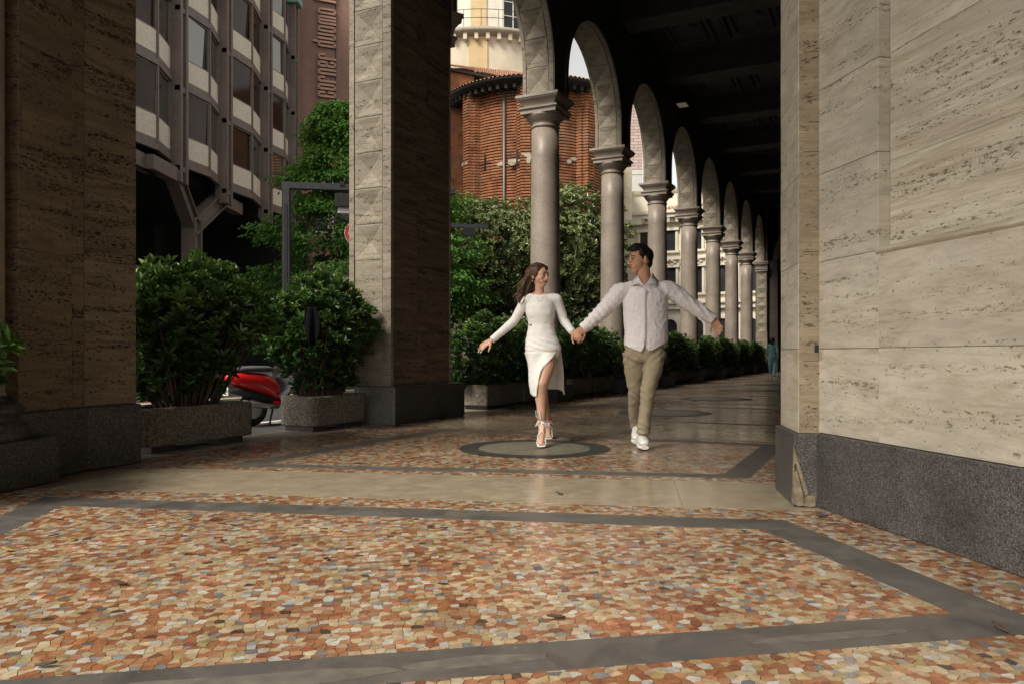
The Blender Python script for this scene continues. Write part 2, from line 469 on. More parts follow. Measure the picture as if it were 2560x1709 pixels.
def cell_mesh(sel, name):
    vs, fs, cols = [], [], []
    for i in sel:
        poly, p, ar = cells[i]; b = len(vs); m = len(poly)
        tx, ty, dz = rng.uniform(-.004,.004), rng.uniform(-.004,.004), rng.uniform(-.0004,.0003)
        col = pick()
        for q in poly: vs.append((q[0], q[1], dz+(q[0]-p[0])*tx+(q[1]-p[1])*ty))
        area2 = sum(poly[k][0]*poly[(k+1)%m][1]-poly[(k+1)%m][0]*poly[k][1] for k in range(m))
        idx = list(range(b, b+m))
        if area2 < 0: idx.reverse()
        fs.append(tuple(idx)); cols.append(col)
        if p[1] < 5.5 or len(sel) == 1:
            for q in poly: vs.append((q[0], q[1], -.005))
            for k in range(m):
                k2 = (k+1) % m
                fs.append((b+k, b+m+k, b+m+k2, b+k2) if area2 > 0 else (b+k, b+k2, b+m+k2, b+m+k)); cols.append(col)
    me = bpy.data.meshes.new(name); me.from_pydata(vs, [], fs)
    at = me.attributes.new('tint', 'FLOAT_COLOR', 'FACE')
    at.data.foreach_set('color', [x for c in cols for x in (*c, 1.0)])
    me.materials.append(M['mosaic'])
    o = bpy.data.objects.new(name, me); COL.objects.link(o); o.parent = pave
    o.matrix_parent_inverse = PM[pave.name].inverted()
    return o
cell_mesh([i for i in range(len(cells)) if i not in single], 'mosaic_field')['kind'] = 'stuff'
for i in order[:300]: cell_mesh([i], 'tessera')
# --- cement bands, beige thresholds
def band(reg, z=.0, name='border_band', mat='cement'):
    return MB().prism(reg, -.006, z).build(name, M[mat], pave)
band(region(H2n(1.845, 2.06), H2s(1.965), HB(None, 4.03)))
band(region(H2n(-1.89, -1.68), H2s(1.965), HB(None, 4.03)))
band(region(H2n(-1.68, 1.845), HB(3.80, 4.03)))
band(region(H2n(-1.68, 1.845), H2s(1.965, 2.165)))
band(region(H1n(.95, 4.26), HB(5.36, 5.53)))
band(region(H1n(4.26, 4.45), HB(5.36), H1s(None, -.10)))
band(region(H1n(.77, .95), HB(5.36), H1s(None, -.10)))
band(region(H1n(.95, 4.26), H1s(-.28, -.10)))
cuts = [-3.6, -1.35, .28, 1.02, 2.6]
for a, b in zip(cuts[:-1], cuts[1:]):
    band(region(hp(NB, a+.001, b-.001), HB(4.29, 5.19)), .0005, 'threshold_slab', 'beige')
for a, b in ((-.1, 1.7), (1.7, 3.3), (3.3, 5.0)):
    band(region(H1n(a+.001, b-.001), H1s(.15, 1.05)), .0005, 'threshold_slab', 'beige')
# patched cement near the camera with broken edges
rp = random.Random(5)
for (s_, n_, w_, h_) in ((2.035, -.35, .42, .05), (2.06, .30, .20, .035), (2.05, 1.35, .25, .03)):
    pts = [T(s_+h_*sin(a)*rp.uniform(.8,1.2), n_+w_*cos(a)*rp.uniform(.85,1.1)) for a in [2*pi*k/12 for k in range(12)]]
    MB().prism([(p.x,p.y) for p in pts], -.001, .0018).build('cement_patch', plain('dark cement patch', (.125,.112,.095), .7, .25, 20), pave)
# medallions
def medallion(c, segs=56, z=.0022):
    def ring(r0, r1, nm, mt, z):
        mb = MB(); vs = []
        for r in (r0, r1):
            for k in range(segs):
                a = 2*pi*k/segs; vs.append((c.x+r*cos(a), c.y+r*sin(a), z))
        mb.add(vs, [(k, segs+k, segs+(k+1)%segs, (k+1)%segs) for k in range(segs)])
        return mb.build(nm, mt, pave)
    ring(.50, .675, 'medallion_ring', M['medal_ring'], z)
    mb = MB(); mb.add([(c.x+.50*cos(2*pi*k/segs), c.y+.50*sin(2*pi*k/segs), z) for k in range(segs)], [tuple(range(segs))])
    mb.build('medallion_disc', M['medal'], pave)
M['medal_ring'] = speckle('dark medallion terrazzo', [(.2,(.012,.012,.013)),(.5,(.03,.029,.03)),(.8,(.07,.067,.067))], 60, .45, .05, .3, .3)
def medal_mat():
    t = NT('green grey medallion mosaic'); v = t.coords()
    vo = t.n('ShaderNodeTexVoronoi', {'Vector': v, 'Scale': 30.0}).outputs['Color']
    g_ = t.n('ShaderNodeSeparateColor', {0: vo}).outputs[0]
    c = t.ramp(g_, [(0,(.10,.095,.07)),(.5,(.15,.142,.105)),(1,(.21,.20,.155))])
    c = t.mix(c, (.06,.052,.045), t.ramp(t.noise(v, 5.5, 4, .6), [(.60,0),(.68,.85)]))
    return t.fin(c, .40, None, .35)
M['medal'] = medal_mat()
medallion(CIRC1)
bay_c = [S(3.37+3.92*k, 2.42) for k in range(7)]
for c in bay_c: medallion(c)
# far bays: one sheet of mosaic (too fine to pick apart), bands between the bays
MB().prism(region(H1n(-.10, 5.0), H1s(1.05, 44.5)), -.0045, -.0005).build('mosaic_field', M['far_mosaic'], pave)['kind'] = 'stuff'
for k in range(8):
    s0 = 1.05+3.92*k if k else 1.05
    a = 1.41+3.92*k
    if k: band(region(H1n(.0, 4.9), H1s(a-.30, a+.30)), .0008, 'threshold_slab', 'beige')
    if k < 7:
        band(region(H1n(.77, 4.45), H1s(a+.45, a+.62)), .0008); band(region(H1n(.77, 4.45), H1s(a+3.30, a+3.47)), .0008)
        band(region(H1n(4.26, 4.45), H1s(a+.62, a+3.30)), .0008); band(region(H1n(.77, .95), H1s(a+.62, a+3.30)), .0008)
# granite kerb along the street edge of the arcade
rk = random.Random(11)
s_ = -5.2
while s_ < 44:
    l = rk.uniform(1.1, 1.6)
    MB().prism(region(H1n(-.72, -.104), H1s(s_+.002, s_+l-.002)), ROAD_Z-.04, .001).build('kerb_stone', M['beige_rough'] if 'beige_rough' in M else M.setdefault('beige_rough', plain('pale kerb stone', (.30,.26,.205), .65, .25, 9, .2)), pave, bevel=.012)
    s_ += l
# road, far pavement
def asphalt():
    t = NT('asphalt'); v = t.coords()
    g_ = t.noise(v, 160, 3, .7); f = t.noise(v, .9, 6, .6)
    c = t.ramp(f, [(.3,(.038,.038,.04)),(.7,(.062,.06,.06))])
    c = t.mix(c, (.12,.118,.115), t.ramp(g_, [(.6,0),(.75,.6)]))
    return t.fin(c, .85, t.bump(g_, .4, .004), .3)
M['asphalt'] = asphalt()
road = MB().add([(-400,-250,ROAD_Z),(400,-250,ROAD_Z),(400,600,ROAD_Z),(-400,600,ROAD_Z)], [(0,1,2,3)]).build('road', M['asphalt'])
road['kind'] = 'structure'
M['paint_white'] = plain('white road paint', (.62,.60,.56), .7, .2, 15)
M['paint_yellow'] = plain('yellow road paint', (.55,.36,.06), .7, .2, 15)
for n_, mt, nm in ((-7.55,'paint_white','lane_line'), (-7.80,'paint_yellow','lane_line'), (-2.55,'paint_white','lane_line'), (-11.4,'paint_white','lane_line')):
    MB().prism(region(H1n(n_-.07, n_+.07), H1s(-20, 46)), ROAD_Z+.002, ROAD_Z+.006).build(nm, M[mt], road)
for k in range(5):   # parking bay / crossing bars by the scooter
    MB().prism(region(H1n(-2.4, -.9), H1s(.55+2.4*k, .68+2.4*k)), ROAD_Z+.002, ROAD_Z+.006).build('parking_line', M['paint_white'], road)
side = MB().prism(region(H1n(-55, -12.6), H1s(-40, 60)), ROAD_Z-.1, .03).build('far_pavement', plain('far stone paving', (.21,.195,.17), .8, .2, 3), None)
side['kind'] = 'structure'
sk = -20
while sk < 50:
    MB().prism(region(H1n(-12.6, -12.32), H1s(sk+.004, sk+1.99)), ROAD_Z-.1, .04).build('kerb_stone', M['beige_rough'], side); sk += 2.0
# ================================================================ THE ARCADE: piers, columns, arches, ceiling
SPRING, CEIL = 5.52, 8.9
def clad(parent, p0, p1, nrm, zs, mat, thick=.035, splits=(0, 1), joint=.0012, name='stone_slab', bevel=.002, jit=.0008):
    """slabs of stone covering a vertical face from p0 to p1 (outer face on that line)"""
    d = (p1-p0); L = d.length; d = d.normalized()
    for z0, z1 in zip(zs[:-1], zs[1:]):
        for a, b in zip(splits[:-1], splits[1:]):
            k = rk.uniform(-jit, jit)
            MB().fbox(p0, d, nrm, Z, (a*L+joint, b*L-joint), (-thick, k), (z0+joint, z1-joint)).build(name, mat, parent, bevel=bevel)
def courses(z0, z1, h, jitter=0):
    n = max(1, round((z1-z0)/h)); return [z0+(z1-z0)*i/n for i in range(n+1)]
def diamond(parent, o, a, c, nrm, w0, w1, z0, z1, mat, depth=.05, edge=.02, name='diamond_block'):
    """a block whose face is a sunk four-sided point; a = width axis, c = height axis, nrm = outward"""
    e = edge; wm, zm = (w0+w1)/2, (z0+z1)/2
    P = lambda x, y, z_: o + a*x + nrm*y + c*z_
    vs = [P(w0,0,z0),P(w1,0,z0),P(w1,0,z1),P(w0,0,z1), P(w0+e,0,z0+e),P(w1-e,0,z0+e),P(w1-e,0,z1-e),P(w0+e,0,z1-e), P(wm,-depth,zm),
          P(w0,-depth-.01,z0),P(w1,-depth-.01,z0),P(w1,-depth-.01,z1),P(w0,-depth-.01,z1)]
    fs = [(0,1,5,4),(1,2,6,5),(2,3,7,6),(3,0,4,7),(4,5,8),(5,6,8),(6,7,8),(7,4,8),(0,9,10,1),(1,10,11,2),(2,11,12,3),(3,12,9,0),(9,12,11,10)]
    mb = MB(); mb.add(vs, fs)
    return mb.build(name, mat, parent)

# ---- left pier (at the bend)
A0 = Vector((-3.15, 4.90, 0)); A1 = A0 + UB*.62; B1 = A1 + U1*.45
lp = empty('stone_pier', A0 - NB*.3, 'shadowed travertine pier on dark granite plinth beside the first planter box', 'pier')
foot = [A0, A1, B1, B1-N1*.62, A0-NB*.80]
def inset(poly, d):
    out = []; n = len(poly)
    for i in range(n):
        p0, p1, p2 = poly[i-1], poly[i], poly[(i+1) % n]
        e1, e2 = (p1-p0).normalized(), (p2-p1).normalized()
        n1_, n2_ = Vector((-e1.y, e1.x, 0)), Vector((-e2.y, e2.x, 0))
        k = d/(1+n1_.dot(n2_)); out.append(p1+(n1_+n2_)*k)
    return out
def ccw(poly):
    a = sum(poly[i-1].x*poly[i].y-poly[i].x*poly[i-1].y for i in range(len(poly)))
    return poly if a > 0 else list(reversed(poly))
footc = ccw(foot)
MB().prism([(p.x,p.y) for p in inset(footc, .075)], .40, CEIL).build('pier_core', M['interior_wall'], lp)
MB().prism([(p.x,p.y) for p in footc], 0, .46).build('plinth', M['granite_dark'], lp, bevel=.012)
a0, a1, b1 = A0+NB*-.03+UB*.02, A1-NB*.03, B1-N1*.03-U1*.03
zs = [.462,.93,1.52,2.12,2.72,3.32,3.92,4.6,5.4,6.2,7.2,8.2,CEIL]
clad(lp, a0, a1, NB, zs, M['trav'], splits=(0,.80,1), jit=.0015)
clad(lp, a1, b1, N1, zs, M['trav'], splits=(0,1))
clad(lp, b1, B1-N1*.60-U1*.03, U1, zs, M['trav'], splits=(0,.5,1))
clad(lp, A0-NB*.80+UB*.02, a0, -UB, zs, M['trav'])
# ---- engaged column to its left
def column_parts(par, c, axu, axn, r=.28, top=SPRING, mats=('granite_dark','granite_pink'), segs=36):
    O = Vector((c.x, c.y, 0))
    MB().fbox(O, axu, axn, Z, (-.40,.40), (-.40,.40), (0,.30)).build('base_block', M[mats[0]], par, bevel=.012)
    prof = [(.30,.30),(.385,.30),(.395,.33),(.395,.37),(.38,.40),(.345,.41),(.335,.44),(.345,.46),(.36,.47),(.365,.495),(.355,.52),(.325,.53),(r+.02,.55),(r+.012,.58)]
    MB().lathe(prof, O, segs).build('base_moulding', M[mats[0]], par)
    H = top-.56
    sh = [(r+.012,.58)] + [(r*(1-.10*(t/8)**1.7), .60+(H-.60)*t/8) for t in range(9)]
    rt = r*.90
    MB().lathe(sh, O, segs).build('shaft', M[mats[1]], par)
    z0 = H
    nk = [(rt,z0),(rt+.018,z0+.012),(rt+.024,z0+.03),(rt+.012,z0+.045),(rt,z0+.05),(rt,z0+.085),(rt+.014,z0+.10),(rt+.022,z0+.115),(rt+.03,z0+.12),
          (rt+.05,z0+.15),(rt+.085,z0+.19),(rt+.10,z0+.215),(rt+.10,z0+.235)]
    cp = MB().lathe(nk, O, segs).build('capital', M[mats[1]], par)
    mb = MB()
    def sq(prof):
        vs = []
        for hw, z_ in prof:
            for sx, sy in ((-1,-1),(1,-1),(1,1),(-1,1)): vs.append(O+axu*(hw*sx)+axn*(hw*sy)+Z*z_)
        n = len(prof)
        fs = [(j*4+i, j*4+(i+1)%4, (j+1)*4+(i+1)%4, (j+1)*4+i) for j in range(n-1) for i in range(4)] + [(3,2,1,0), tuple((n-1)*4+i for i in range(4))]
        mb.add(vs, fs)
    q = z0+.235
    sq([(.345,q),(.345,q+.055),(.352,q+.06),(.372,q+.075),(.38,q+.085),(.38,q+.11),(.30,q+.112)])
    sq([(.295,q+.10),(.30,q+.13),(.312,q+.165),(.34,q+.205),(.375,q+.24),(.395,q+.255),(.398,q+.275),(.415,q+.28),(.415,q+.325),(.3,q+.326)])
    mb.build('abacus', M[mats[1]], par)
lc = A0 + NB*-.275 + UB*-.20
le = empty('column', lc, 'granite column with moulded base standing against the shadowed travertine pier', 'column')
column_parts(le, lc, UB, NB, r=.26, top=CEIL)
# ---- the pier with the diamond-cut jamb
mp = empty('stone_pier', S(.85,-.3), 'tall travertine pier with diamond-cut blocks down its bright jamb', 'pier')
PL = 1.42; PP = 1.70
MB().fbox(C2, U1, N1, Z, (.07,PL-.07), (-.56,-.08), (.44,CEIL)).build('pier_core', M['interior_wall'], mp)
# plinth with a rounded street corner
pts = [S(0,.03), S(PP,.03), S(PP,-.64)]
for k in range(7):
    a = pi/2*k/6; pts.append(S(.16-.16*sin(a), -.64+.16-.16*cos(a)))
MB().prism([(p.x,p.y) for p in pts], 0, .46).build('plinth', M['granite_grey'], mp, bevel=.012)
MB().fbox(C2, U1, N1, Z, (.012,PP+.012), (.0,.034), (.003,.455)).build('plinth_facing', M['granite_dark'], mp, bevel=.008)
zs = [.462]+courses(.93, CEIL, .55)
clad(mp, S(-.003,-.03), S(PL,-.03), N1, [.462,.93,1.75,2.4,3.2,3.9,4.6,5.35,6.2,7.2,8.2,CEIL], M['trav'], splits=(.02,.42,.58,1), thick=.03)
# jamb facing the near passage: raised edge strip, groove, diamond blocks, plain margin
JW0, JW1 = -.60, -.06
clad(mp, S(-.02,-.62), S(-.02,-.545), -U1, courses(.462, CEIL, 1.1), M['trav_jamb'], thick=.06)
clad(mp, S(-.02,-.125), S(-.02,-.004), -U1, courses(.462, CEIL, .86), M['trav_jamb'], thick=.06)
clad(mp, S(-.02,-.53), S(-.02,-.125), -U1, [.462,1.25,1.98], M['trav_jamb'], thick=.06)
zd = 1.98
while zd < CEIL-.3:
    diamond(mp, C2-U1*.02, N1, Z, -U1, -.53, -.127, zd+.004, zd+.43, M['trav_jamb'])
    zd += .434
def impost(par, cs, axis, n0, n1_, z, mat, depth=.16, sgn=1):
    """moulded cornice on the end face of a pier"""
    prof = [(0,0),(.05,.0),(.05,.07),(.06,.09),(.085,.11),(.085,.15),(.03,.155),(.035,.21),(.06,.27),(.11,.33),(.14,.35),(.15,.42),(.17,.425),(.17,.49),(0,.49)]
    mb = MB(); vs = []
    for e in (0, 1):
        for d_, h_ in prof:
            nn = (n0-d_*.55 if e == 0 else n1_+d_*.55)
            vs.append(S(cs+sgn*d_, nn, z+h_))
    m = len(prof)
    fs = [(i, i+1, m+i+1, m+i) for i in range(m-1)] + [tuple(range(m)), tuple(range(2*m-1, m-1, -1))]
    mb.add(vs, fs); return mb.build('impost', mat, par)
impost(mp, PL, U1, -.60, -.01, SPRING-.49, M['granite_pink'])
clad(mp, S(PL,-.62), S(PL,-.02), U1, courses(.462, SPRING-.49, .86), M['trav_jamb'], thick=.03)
# ---- columns
ordinal = ['first','second','third','fourth','fifth','sixth','seventh']
s_of = lambda i: 1.41+3.92*i
proto = empty('column', S(s_of(1), -.30), 'first pink granite column after the diamond-cut pier', 'column', 'granite columns of the arcade')
column_parts(proto, S(s_of(1), -.30), U1, N1)
kids = tree(proto)
for i in range(2, 8):
    copy_tree(proto, kids, Matrix.Translation(U1*(3.92*(i-1))), '%s pink granite column after the diamond-cut pier' % ordinal[i-1])
# ---- arches
def arch(sa, sb, spring, stilt, label, group=None, blocks=13, first=False):
    ha = .335
    x0, x1 = sa+ha, sb-ha; rad = (x1-x0)/2; cx = (x0+x1)/2; zc = spring+stilt
    par = empty('arch', S(cx, -.3, 0), label, 'arch', group)
    NA = 28
    curve = [(x0, spring)] + [(cx-rad*cos(pi*k/NA), zc+rad*sin(pi*k/NA)) for k in range(NA+1)] + [(x1, spring)]
    # spandrel walls, both faces and the top
    mb = MB()
    for n_, dr in ((-.012, 1), (-.588, -1)):
        vs = []; fs = []
        for s_, z_ in curve: vs += [S(s_, n_, z_), S(s_, n_, CEIL)]
        vs = [S(sa, n_, spring), S(sa, n_, CEIL)] + vs + [S(sb, n_, spring), S(sb, n_, CEIL)]
        m = len(vs)//2
        fs = [(2*i, 2*i+2, 2*i+3, 2*i+1) for i in range(m-1)]
        mb.add(vs, fs)
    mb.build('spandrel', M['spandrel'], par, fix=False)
    # soffit backing
    mb = MB(); vs = []
    for s_, z_ in curve:
        d = Vector((s_-cx, z_-zc)); d = d.normalized() if z_ > zc else Vector((math.copysign(1, s_-cx), 0))
        for n_ in (-.588, -.012): vs.append(S(s_+d.x*.06, n_, z_+d.y*.06))
    mb.add(vs, [(2*i, 2*i+1, 2*i+3, 2*i+2) for i in range(len(curve)-1)])
    mb.build('soffit_backing', M['trav_jamb'], par, fix=False)
    # edge strips (street side and inner side)
    for na, nb_, pr, nm in ((-.60,-.535,.0,'edge_strip'), (-.085,.0,.0,'edge_strip'), (-.002,.028,-.06,'archivolt')):
        mb = MB(); vs = []
        for s_, z_ in curve:
            d = Vector((s_-cx, z_-zc)); d = d.normalized() if z_ > zc else Vector((math.copysign(1, s_-cx), 0))
            for (n_, q) in ((na, 0.0), (nb_, 0.0), (nb_, .075), (na, .075)):
                vs.append(S(s_+d.x*(q-pr*.0), n_, z_+d.y*q))
        n_seg = len(curve)
        fs = [(4*i+k, 4*i+(k+1)%4, 4*(i+1)+(k+1)%4, 4*(i+1)+k) for i in range(n_seg-1) for k in range(4)]
        mb.add(vs, fs); mb.build(nm, M['trav_jamb'] if nm == 'edge_strip' else M['spandrel'], par)
    # blocks with sunk points, springing to springing
    tot = stilt*2+pi*rad; bl = tot/blocks
    def at(t):
        if t < stilt: return Vector((x0, spring+t)), Vector((1, 0)), Vector((0, 1))
        if t > tot-stilt: return Vector((x1, spring+(tot-t))), Vector((-1, 0)), Vector((0, -1))
        a = (t-stilt)/rad
        return Vector((cx-rad*cos(a), zc+rad*sin(a))), Vector((cos(a), -sin(a))), Vector((sin(a), cos(a)))
    for b in range(blocks):
        e0, e1 = b*bl+.005, (b+1)*bl-.005
        (p0, i0, t0), (p1, i1, t1), (pm, im, tm) = at(e0), at(e1), at((e0+e1)/2)
        def W(p, inn, n_, d): q = p - inn*d; return S(q.x, n_, q.y)
        ew = .022; n0_, n1_ = -.520, -.092
        q0, q1 = p0+t0*ew, p1-t1*ew
        vs = [W(p0,i0,n0_,0),W(p0,i0,n1_,0),W(p1,i1,n1_,0),W(p1,i1,n0_,0), W(q0,i0,n0_+ew,0),W(q0,i0,n1_-ew,0),W(q1,i1,n1_-ew,0),W(q1,i1,n0_+ew,0), W(pm,im,(n0_+n1_)/2,.05),
              W(p0,i0,n0_,.058),W(p0,i0,n1_,.058),W(p1,i1,n1_,.058),W(p1,i1,n0_,.058)]
        fs = [(0,1,5,4),(1,2,6,5),(2,3,7,6),(3,0,4,7),(4,5,8),(5,6,8),(6,7,8),(7,4,8),(0,9,10,1),(1,10,11,2),(2,11,12,3),(3,12,9,0)]
        MB().add(vs, fs).build('diamond_block', M['trav_jamb'], par)
    return par
M['spandrel'] = plain('dark spandrel stone', (.06,.054,.045), .75, .3, 2, .1)  # travertine walls painted dark, their lack of light put into the colour
for i in range(0, 8):
    sa, sb = s_of(i), s_of(i+1)
    if i == 0: lab = 'round arch springing from the diamond-cut pier to the first granite column'
    elif i == 7: lab = 'round arch from the seventh granite column to the far diamond-cut pier'
    else: lab = 'round arch between the %s and %s granite columns' % (ordinal[i-1], ordinal[i])
    arch(sa if i else 1.17, sb, SPRING, .42, lab, 'arches of the colonnade')
arch(-3.75+.0, .33, 6.3, .2, 'wide arch above the planter boxes between the two travertine piers', 'arches of the colonnade', 15)
# ---- far pier and cross arch
fp = empty('stone_pier', S(s_of(8)+.4, -.3), 'far travertine pier with diamond-cut jamb at the end of the colonnade', 'pier')
sF = s_of(8)-.33
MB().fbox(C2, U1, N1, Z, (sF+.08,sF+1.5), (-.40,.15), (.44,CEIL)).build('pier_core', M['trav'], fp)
MB().fbox(C2, U1, N1, Z, (sF-.02,sF+1.52), (-.44,.18), (0,.46)).build('plinth', M['granite_dark'], fp, bevel=.01)
clad(fp, S(sF,-.40), S(sF,.15), -U1, [.462,1.2,2.0], M['trav_jamb'], thick=.04)
zd = 2.0
while zd < SPRING-.5:
    diamond(fp, S(sF,0), N1, Z, -U1, -.36, .12, zd+.004, zd+.43, M['trav_jamb']); zd += .434
# second, inner jamb of the cross arch, its shade put in as a dark colour
MB().fbox(C2, U1, N1, Z, (sF+.30,sF+1.3), (.16,.62), (.0,SPRING+.1)).build('pier_core', M['interior_wall'], fp)
impost(fp, sF-.0, U1, -.40, .14, SPRING-.49, M['granite_pink'], sgn=-1)
ca = empty('arch', S(sF+.8, 2.7), 'dark round arch spanning the passage at the far end of the colonnade', 'arch')
mb = MB(); n0, n1_ = .64, 4.75; rr_ = (n1_-n0)/2; cc = (n0+n1_)/2
for s_ in (sF+.30, sF+1.3):
    vs = []
    for k in range(25):
        a = pi*k/24; nn, zz = cc-rr_*cos(a), SPRING+.1+rr_*sin(a)
        vs += [S(s_, nn, zz), S(s_, nn, CEIL)]
    mb.add(vs, [(2*i, 2*i+2, 2*i+3, 2*i+1) for i in range(24)])
vs = []
for k in range(25):
    a = pi*k/24; nn, zz = cc-rr_*cos(a), SPRING+.1+rr_*sin(a)
    vs += [S(sF+.30, nn, zz), S(sF+1.3, nn, zz)]
mb.add(vs, [(2*i, 2*i+1, 2*i+3, 2*i+2) for i in range(24)])
mb.build('arch_wall', M['spandrel'], ca, fix=False)
mb = MB(); vs = []
for k in range(33):
    a = pi*k/32
    for q, s_ in ((0,sF+.24),(.26,sF+.24),(.26,sF+.31),(0,sF+.31)):
        vs.append(S(s_, cc-(rr_+q-.02)*cos(a), SPRING+.1+(rr_+q-.02)*sin(a)))
mb.add(vs, [(4*i+k, 4*i+(k+1)%4, 4*(i+1)+(k+1)%4, 4*(i+1)+k) for i in range(32) for k in range(4)])
mb.build('archivolt', M['trav'], ca)
# ---- passage wall on the right of the colonnade and end wall
rw = empty('passage_wall', S(20, 5.0), 'dark inner wall of the colonnade running to the far end', 'wall')
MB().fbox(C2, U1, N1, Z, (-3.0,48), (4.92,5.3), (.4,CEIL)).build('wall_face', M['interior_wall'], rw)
MB().fbox(C2, U1, N1, Z, (-3.0,48), (4.88,5.3), (0,.40)).build('plinth', M['granite_dark'], rw)
MB().fbox(C2, U1, N1, Z, (47.6,48), (-.6,5.3), (0,CEIL)).build('end_wall', M['interior_wall'], rw)
MB().fbox(C2, U1, N1, Z, (sF+1.3,48), (-.6,-.3), (0,CEIL)).build('street_wall', M['interior_wall'], rw)
for k in range(9):
    MB().fbox(C2, U1, N1, Z, (s_of(k)-.3,s_of(k)+.3), (4.80,4.925), (.40,CEIL-.9)).build('wall_pilaster', M['interior_wall'], rw)
# ---- ceiling with beams and sunk coffers
ceil = empty('ceiling', S(15, 2.4, CEIL), kind='structure')
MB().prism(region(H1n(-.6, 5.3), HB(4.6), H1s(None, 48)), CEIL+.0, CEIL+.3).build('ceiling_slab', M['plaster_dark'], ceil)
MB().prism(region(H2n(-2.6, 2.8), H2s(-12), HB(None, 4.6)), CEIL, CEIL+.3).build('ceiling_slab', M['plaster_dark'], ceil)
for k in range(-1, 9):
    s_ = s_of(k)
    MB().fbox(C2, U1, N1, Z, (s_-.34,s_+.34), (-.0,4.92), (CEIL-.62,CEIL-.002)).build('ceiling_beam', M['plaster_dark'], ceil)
    MB().fbox(C2, U1, N1, Z, (s_-.44,s_+.44), (-.0,4.92), (CEIL-.20,CEIL-.004)).build('beam_moulding', M['plaster_dark'], ceil)
    if k < 8:
        for a, b in ((.25,1.55),(1.75,3.15),(3.35,4.65)):
            mb = MB(); o_ = S(s_+1.96, (a+b)/2, CEIL-.003); hw, hl = (b-a)/2, 1.25
            for q0, q1, d0, d1 in ((1.0,.90,0,.09),(.72,.66,0,.06)):
                vs = []
                for q, d in ((q0,0),(q1,d1),(q1-.06,d1),(q1-.12,0)):
                    vs += [o_+U1*(sx*hl*q)+N1*(sy*hw*q)-Z*d for sx, sy in ((-1,-1),(1,-1),(1,1),(-1,1))]
                mb.add(vs, [(j*4+i, j*4+(i+1)%4, (j+1)*4+(i+1)%4, (j+1)*4+i) for j in range(3) for i in range(4)])
            d_ = [o_+U1*.62, o_+N1*(hw*.5), o_-U1*.62, o_-N1*(hw*.5)]
            mb.add([p-Z*.002 for p in d_]+[p-Z*.05 for p in [o_+(q-o_)*.85 for q in d_]], [(0,1,5,4),(1,2,6,5),(2,3,7,6),(3,0,4,7),(4,5,6,7)])
            mb.build('coffer', M['plaster_dark'], ceil)
# beam over the threshold at the bend and the inner upper wall of the near passage
MB().prism(region(H2n(-2.9, 2.7), HB(4.35, 5.0)), 6.9, CEIL-.002).build('ceiling_beam', M['plaster_dark'], ceil)
# ceiling spotlights, weakly lit
t_ = NT('lamp glass'); M['lamp_glass'] = t_.fin((.07,.06,.05), .5, Emission_Color=(1,.8,.55), Emission_Strength=.06)
M['dark_metal'] = plain('dark metal', (.035,.035,.038), .45, .2, 10, 0, .6)
for k, (px, py, Yd) in enumerate(((1706,263,21.5),(1840,428,33.0))):
    c = PX(px, py, Yd)
    l = empty('ceiling_lamp', c, ['small square lamp on the ceiling above the third granite column','small square lamp on the ceiling above the sixth granite column'][k], 'lamp', 'ceiling lamps')
    MB().fbox(c, U1, N1, Z, (-.22,.22), (-.16,.16), (0,.10)).build('housing', M['dark_metal'], l, bevel=.01)
    MB().tube([c+Z*.09, Vector((c.x,c.y,CEIL-.001))], .02, 6).build('stem', M['dark_metal'], l)
    for q in (-.1, .1):
        MB().fbox(c+U1*q, U1, N1, Z, (-.085,.085), (-.13,.13), (-.012,.002)).build('diffuser', M['lamp_glass'], l)
# ---- right pier and right wall of the near passage
RB = Vector((1.55, 4.20, 0)); RA = RB + UB*.565; RC = RB + NB*.112
rp_ = empty('stone_pier', RB+NB*.4+UB*.28, 'pale travertine corner pier with chipped yellowish patch on its granite foot', 'pier')
MB().fbox(RB, UB, NB, Z, (.03,.535), (.03,.8), (.3,CEIL)).build('pier_core', M['interior_wall'], rp_)
MB().fbox(RB, UB, NB, Z, (0,.565), (0,.8), (0,.40)).build('plinth', M['granite_base'], rp_, bevel=.006)
b_in = RB+UB*.028+NB*.028
zr = [.402,.865,1.34,1.82,2.28,2.9,3.6,4.4,5.4,6.4,7.4,CEIL]
clad(rp_, b_in, RA-UB*.028+NB*.028, -NB, zr, M['trav_pale'], thick=.025, splits=(0,.62,1))
clad(rp_, RB+UB*.028+NB*.004+NB*.024, RB+UB*.028+NB*.50, -UB, [.402,.8,1.4,1.95,2.5,3.2,CEIL], M['trav_rough'] if 'trav_rough' in M else M.setdefault('trav_rough', travertine('rough travertine', (.25,.185,.115), (.37,.295,.20), (.49,.41,.30), .9, (.10,.07,.04), 5, .12, 3.5, .57)), thick=.025)
# chipped mortar patch on the granite corner
rq = random.Random(4)
M['mortar'] = plain('yellow mortar', (.215,.175,.115), .9, .5, 24, .8)
def shard(pts, th):
    mb = MB(); P = [RB + NB*x + Z*z_ for x, z_ in pts]; n = len(P)
    mb.add(P+[p-UB*th for p in P], [tuple(range(n)), tuple(range(2*n-1,n-1,-1))]+[(i,(i+1)%n,n+(i+1)%n,n+i) for i in range(n)])
    mb.build('mortar_chip', M['mortar'], rp_)
shard([(-.004,.335),(.006,.30),(.072,.075),(.060,.062),(.045,.10),(.006,.245),(-.004,.22)], .007)
shard([(-.004,.19),(.012,.20),(.045,.07),(.05,.012),(.022,.006),(-.004,.02)], .009)
shard([(.052,.008),(.052,.055),(.075,.068),(.108,.062),(.108,.010),(.08,.004)], .006)
mb = MB(); P = [RB + UB*y + Z*z_ for y, z_ in ((-.004,.34),(.02,.22),(.045,.07),(.05,.03),(.02,.01),(-.004,.012))]; n = len(P)
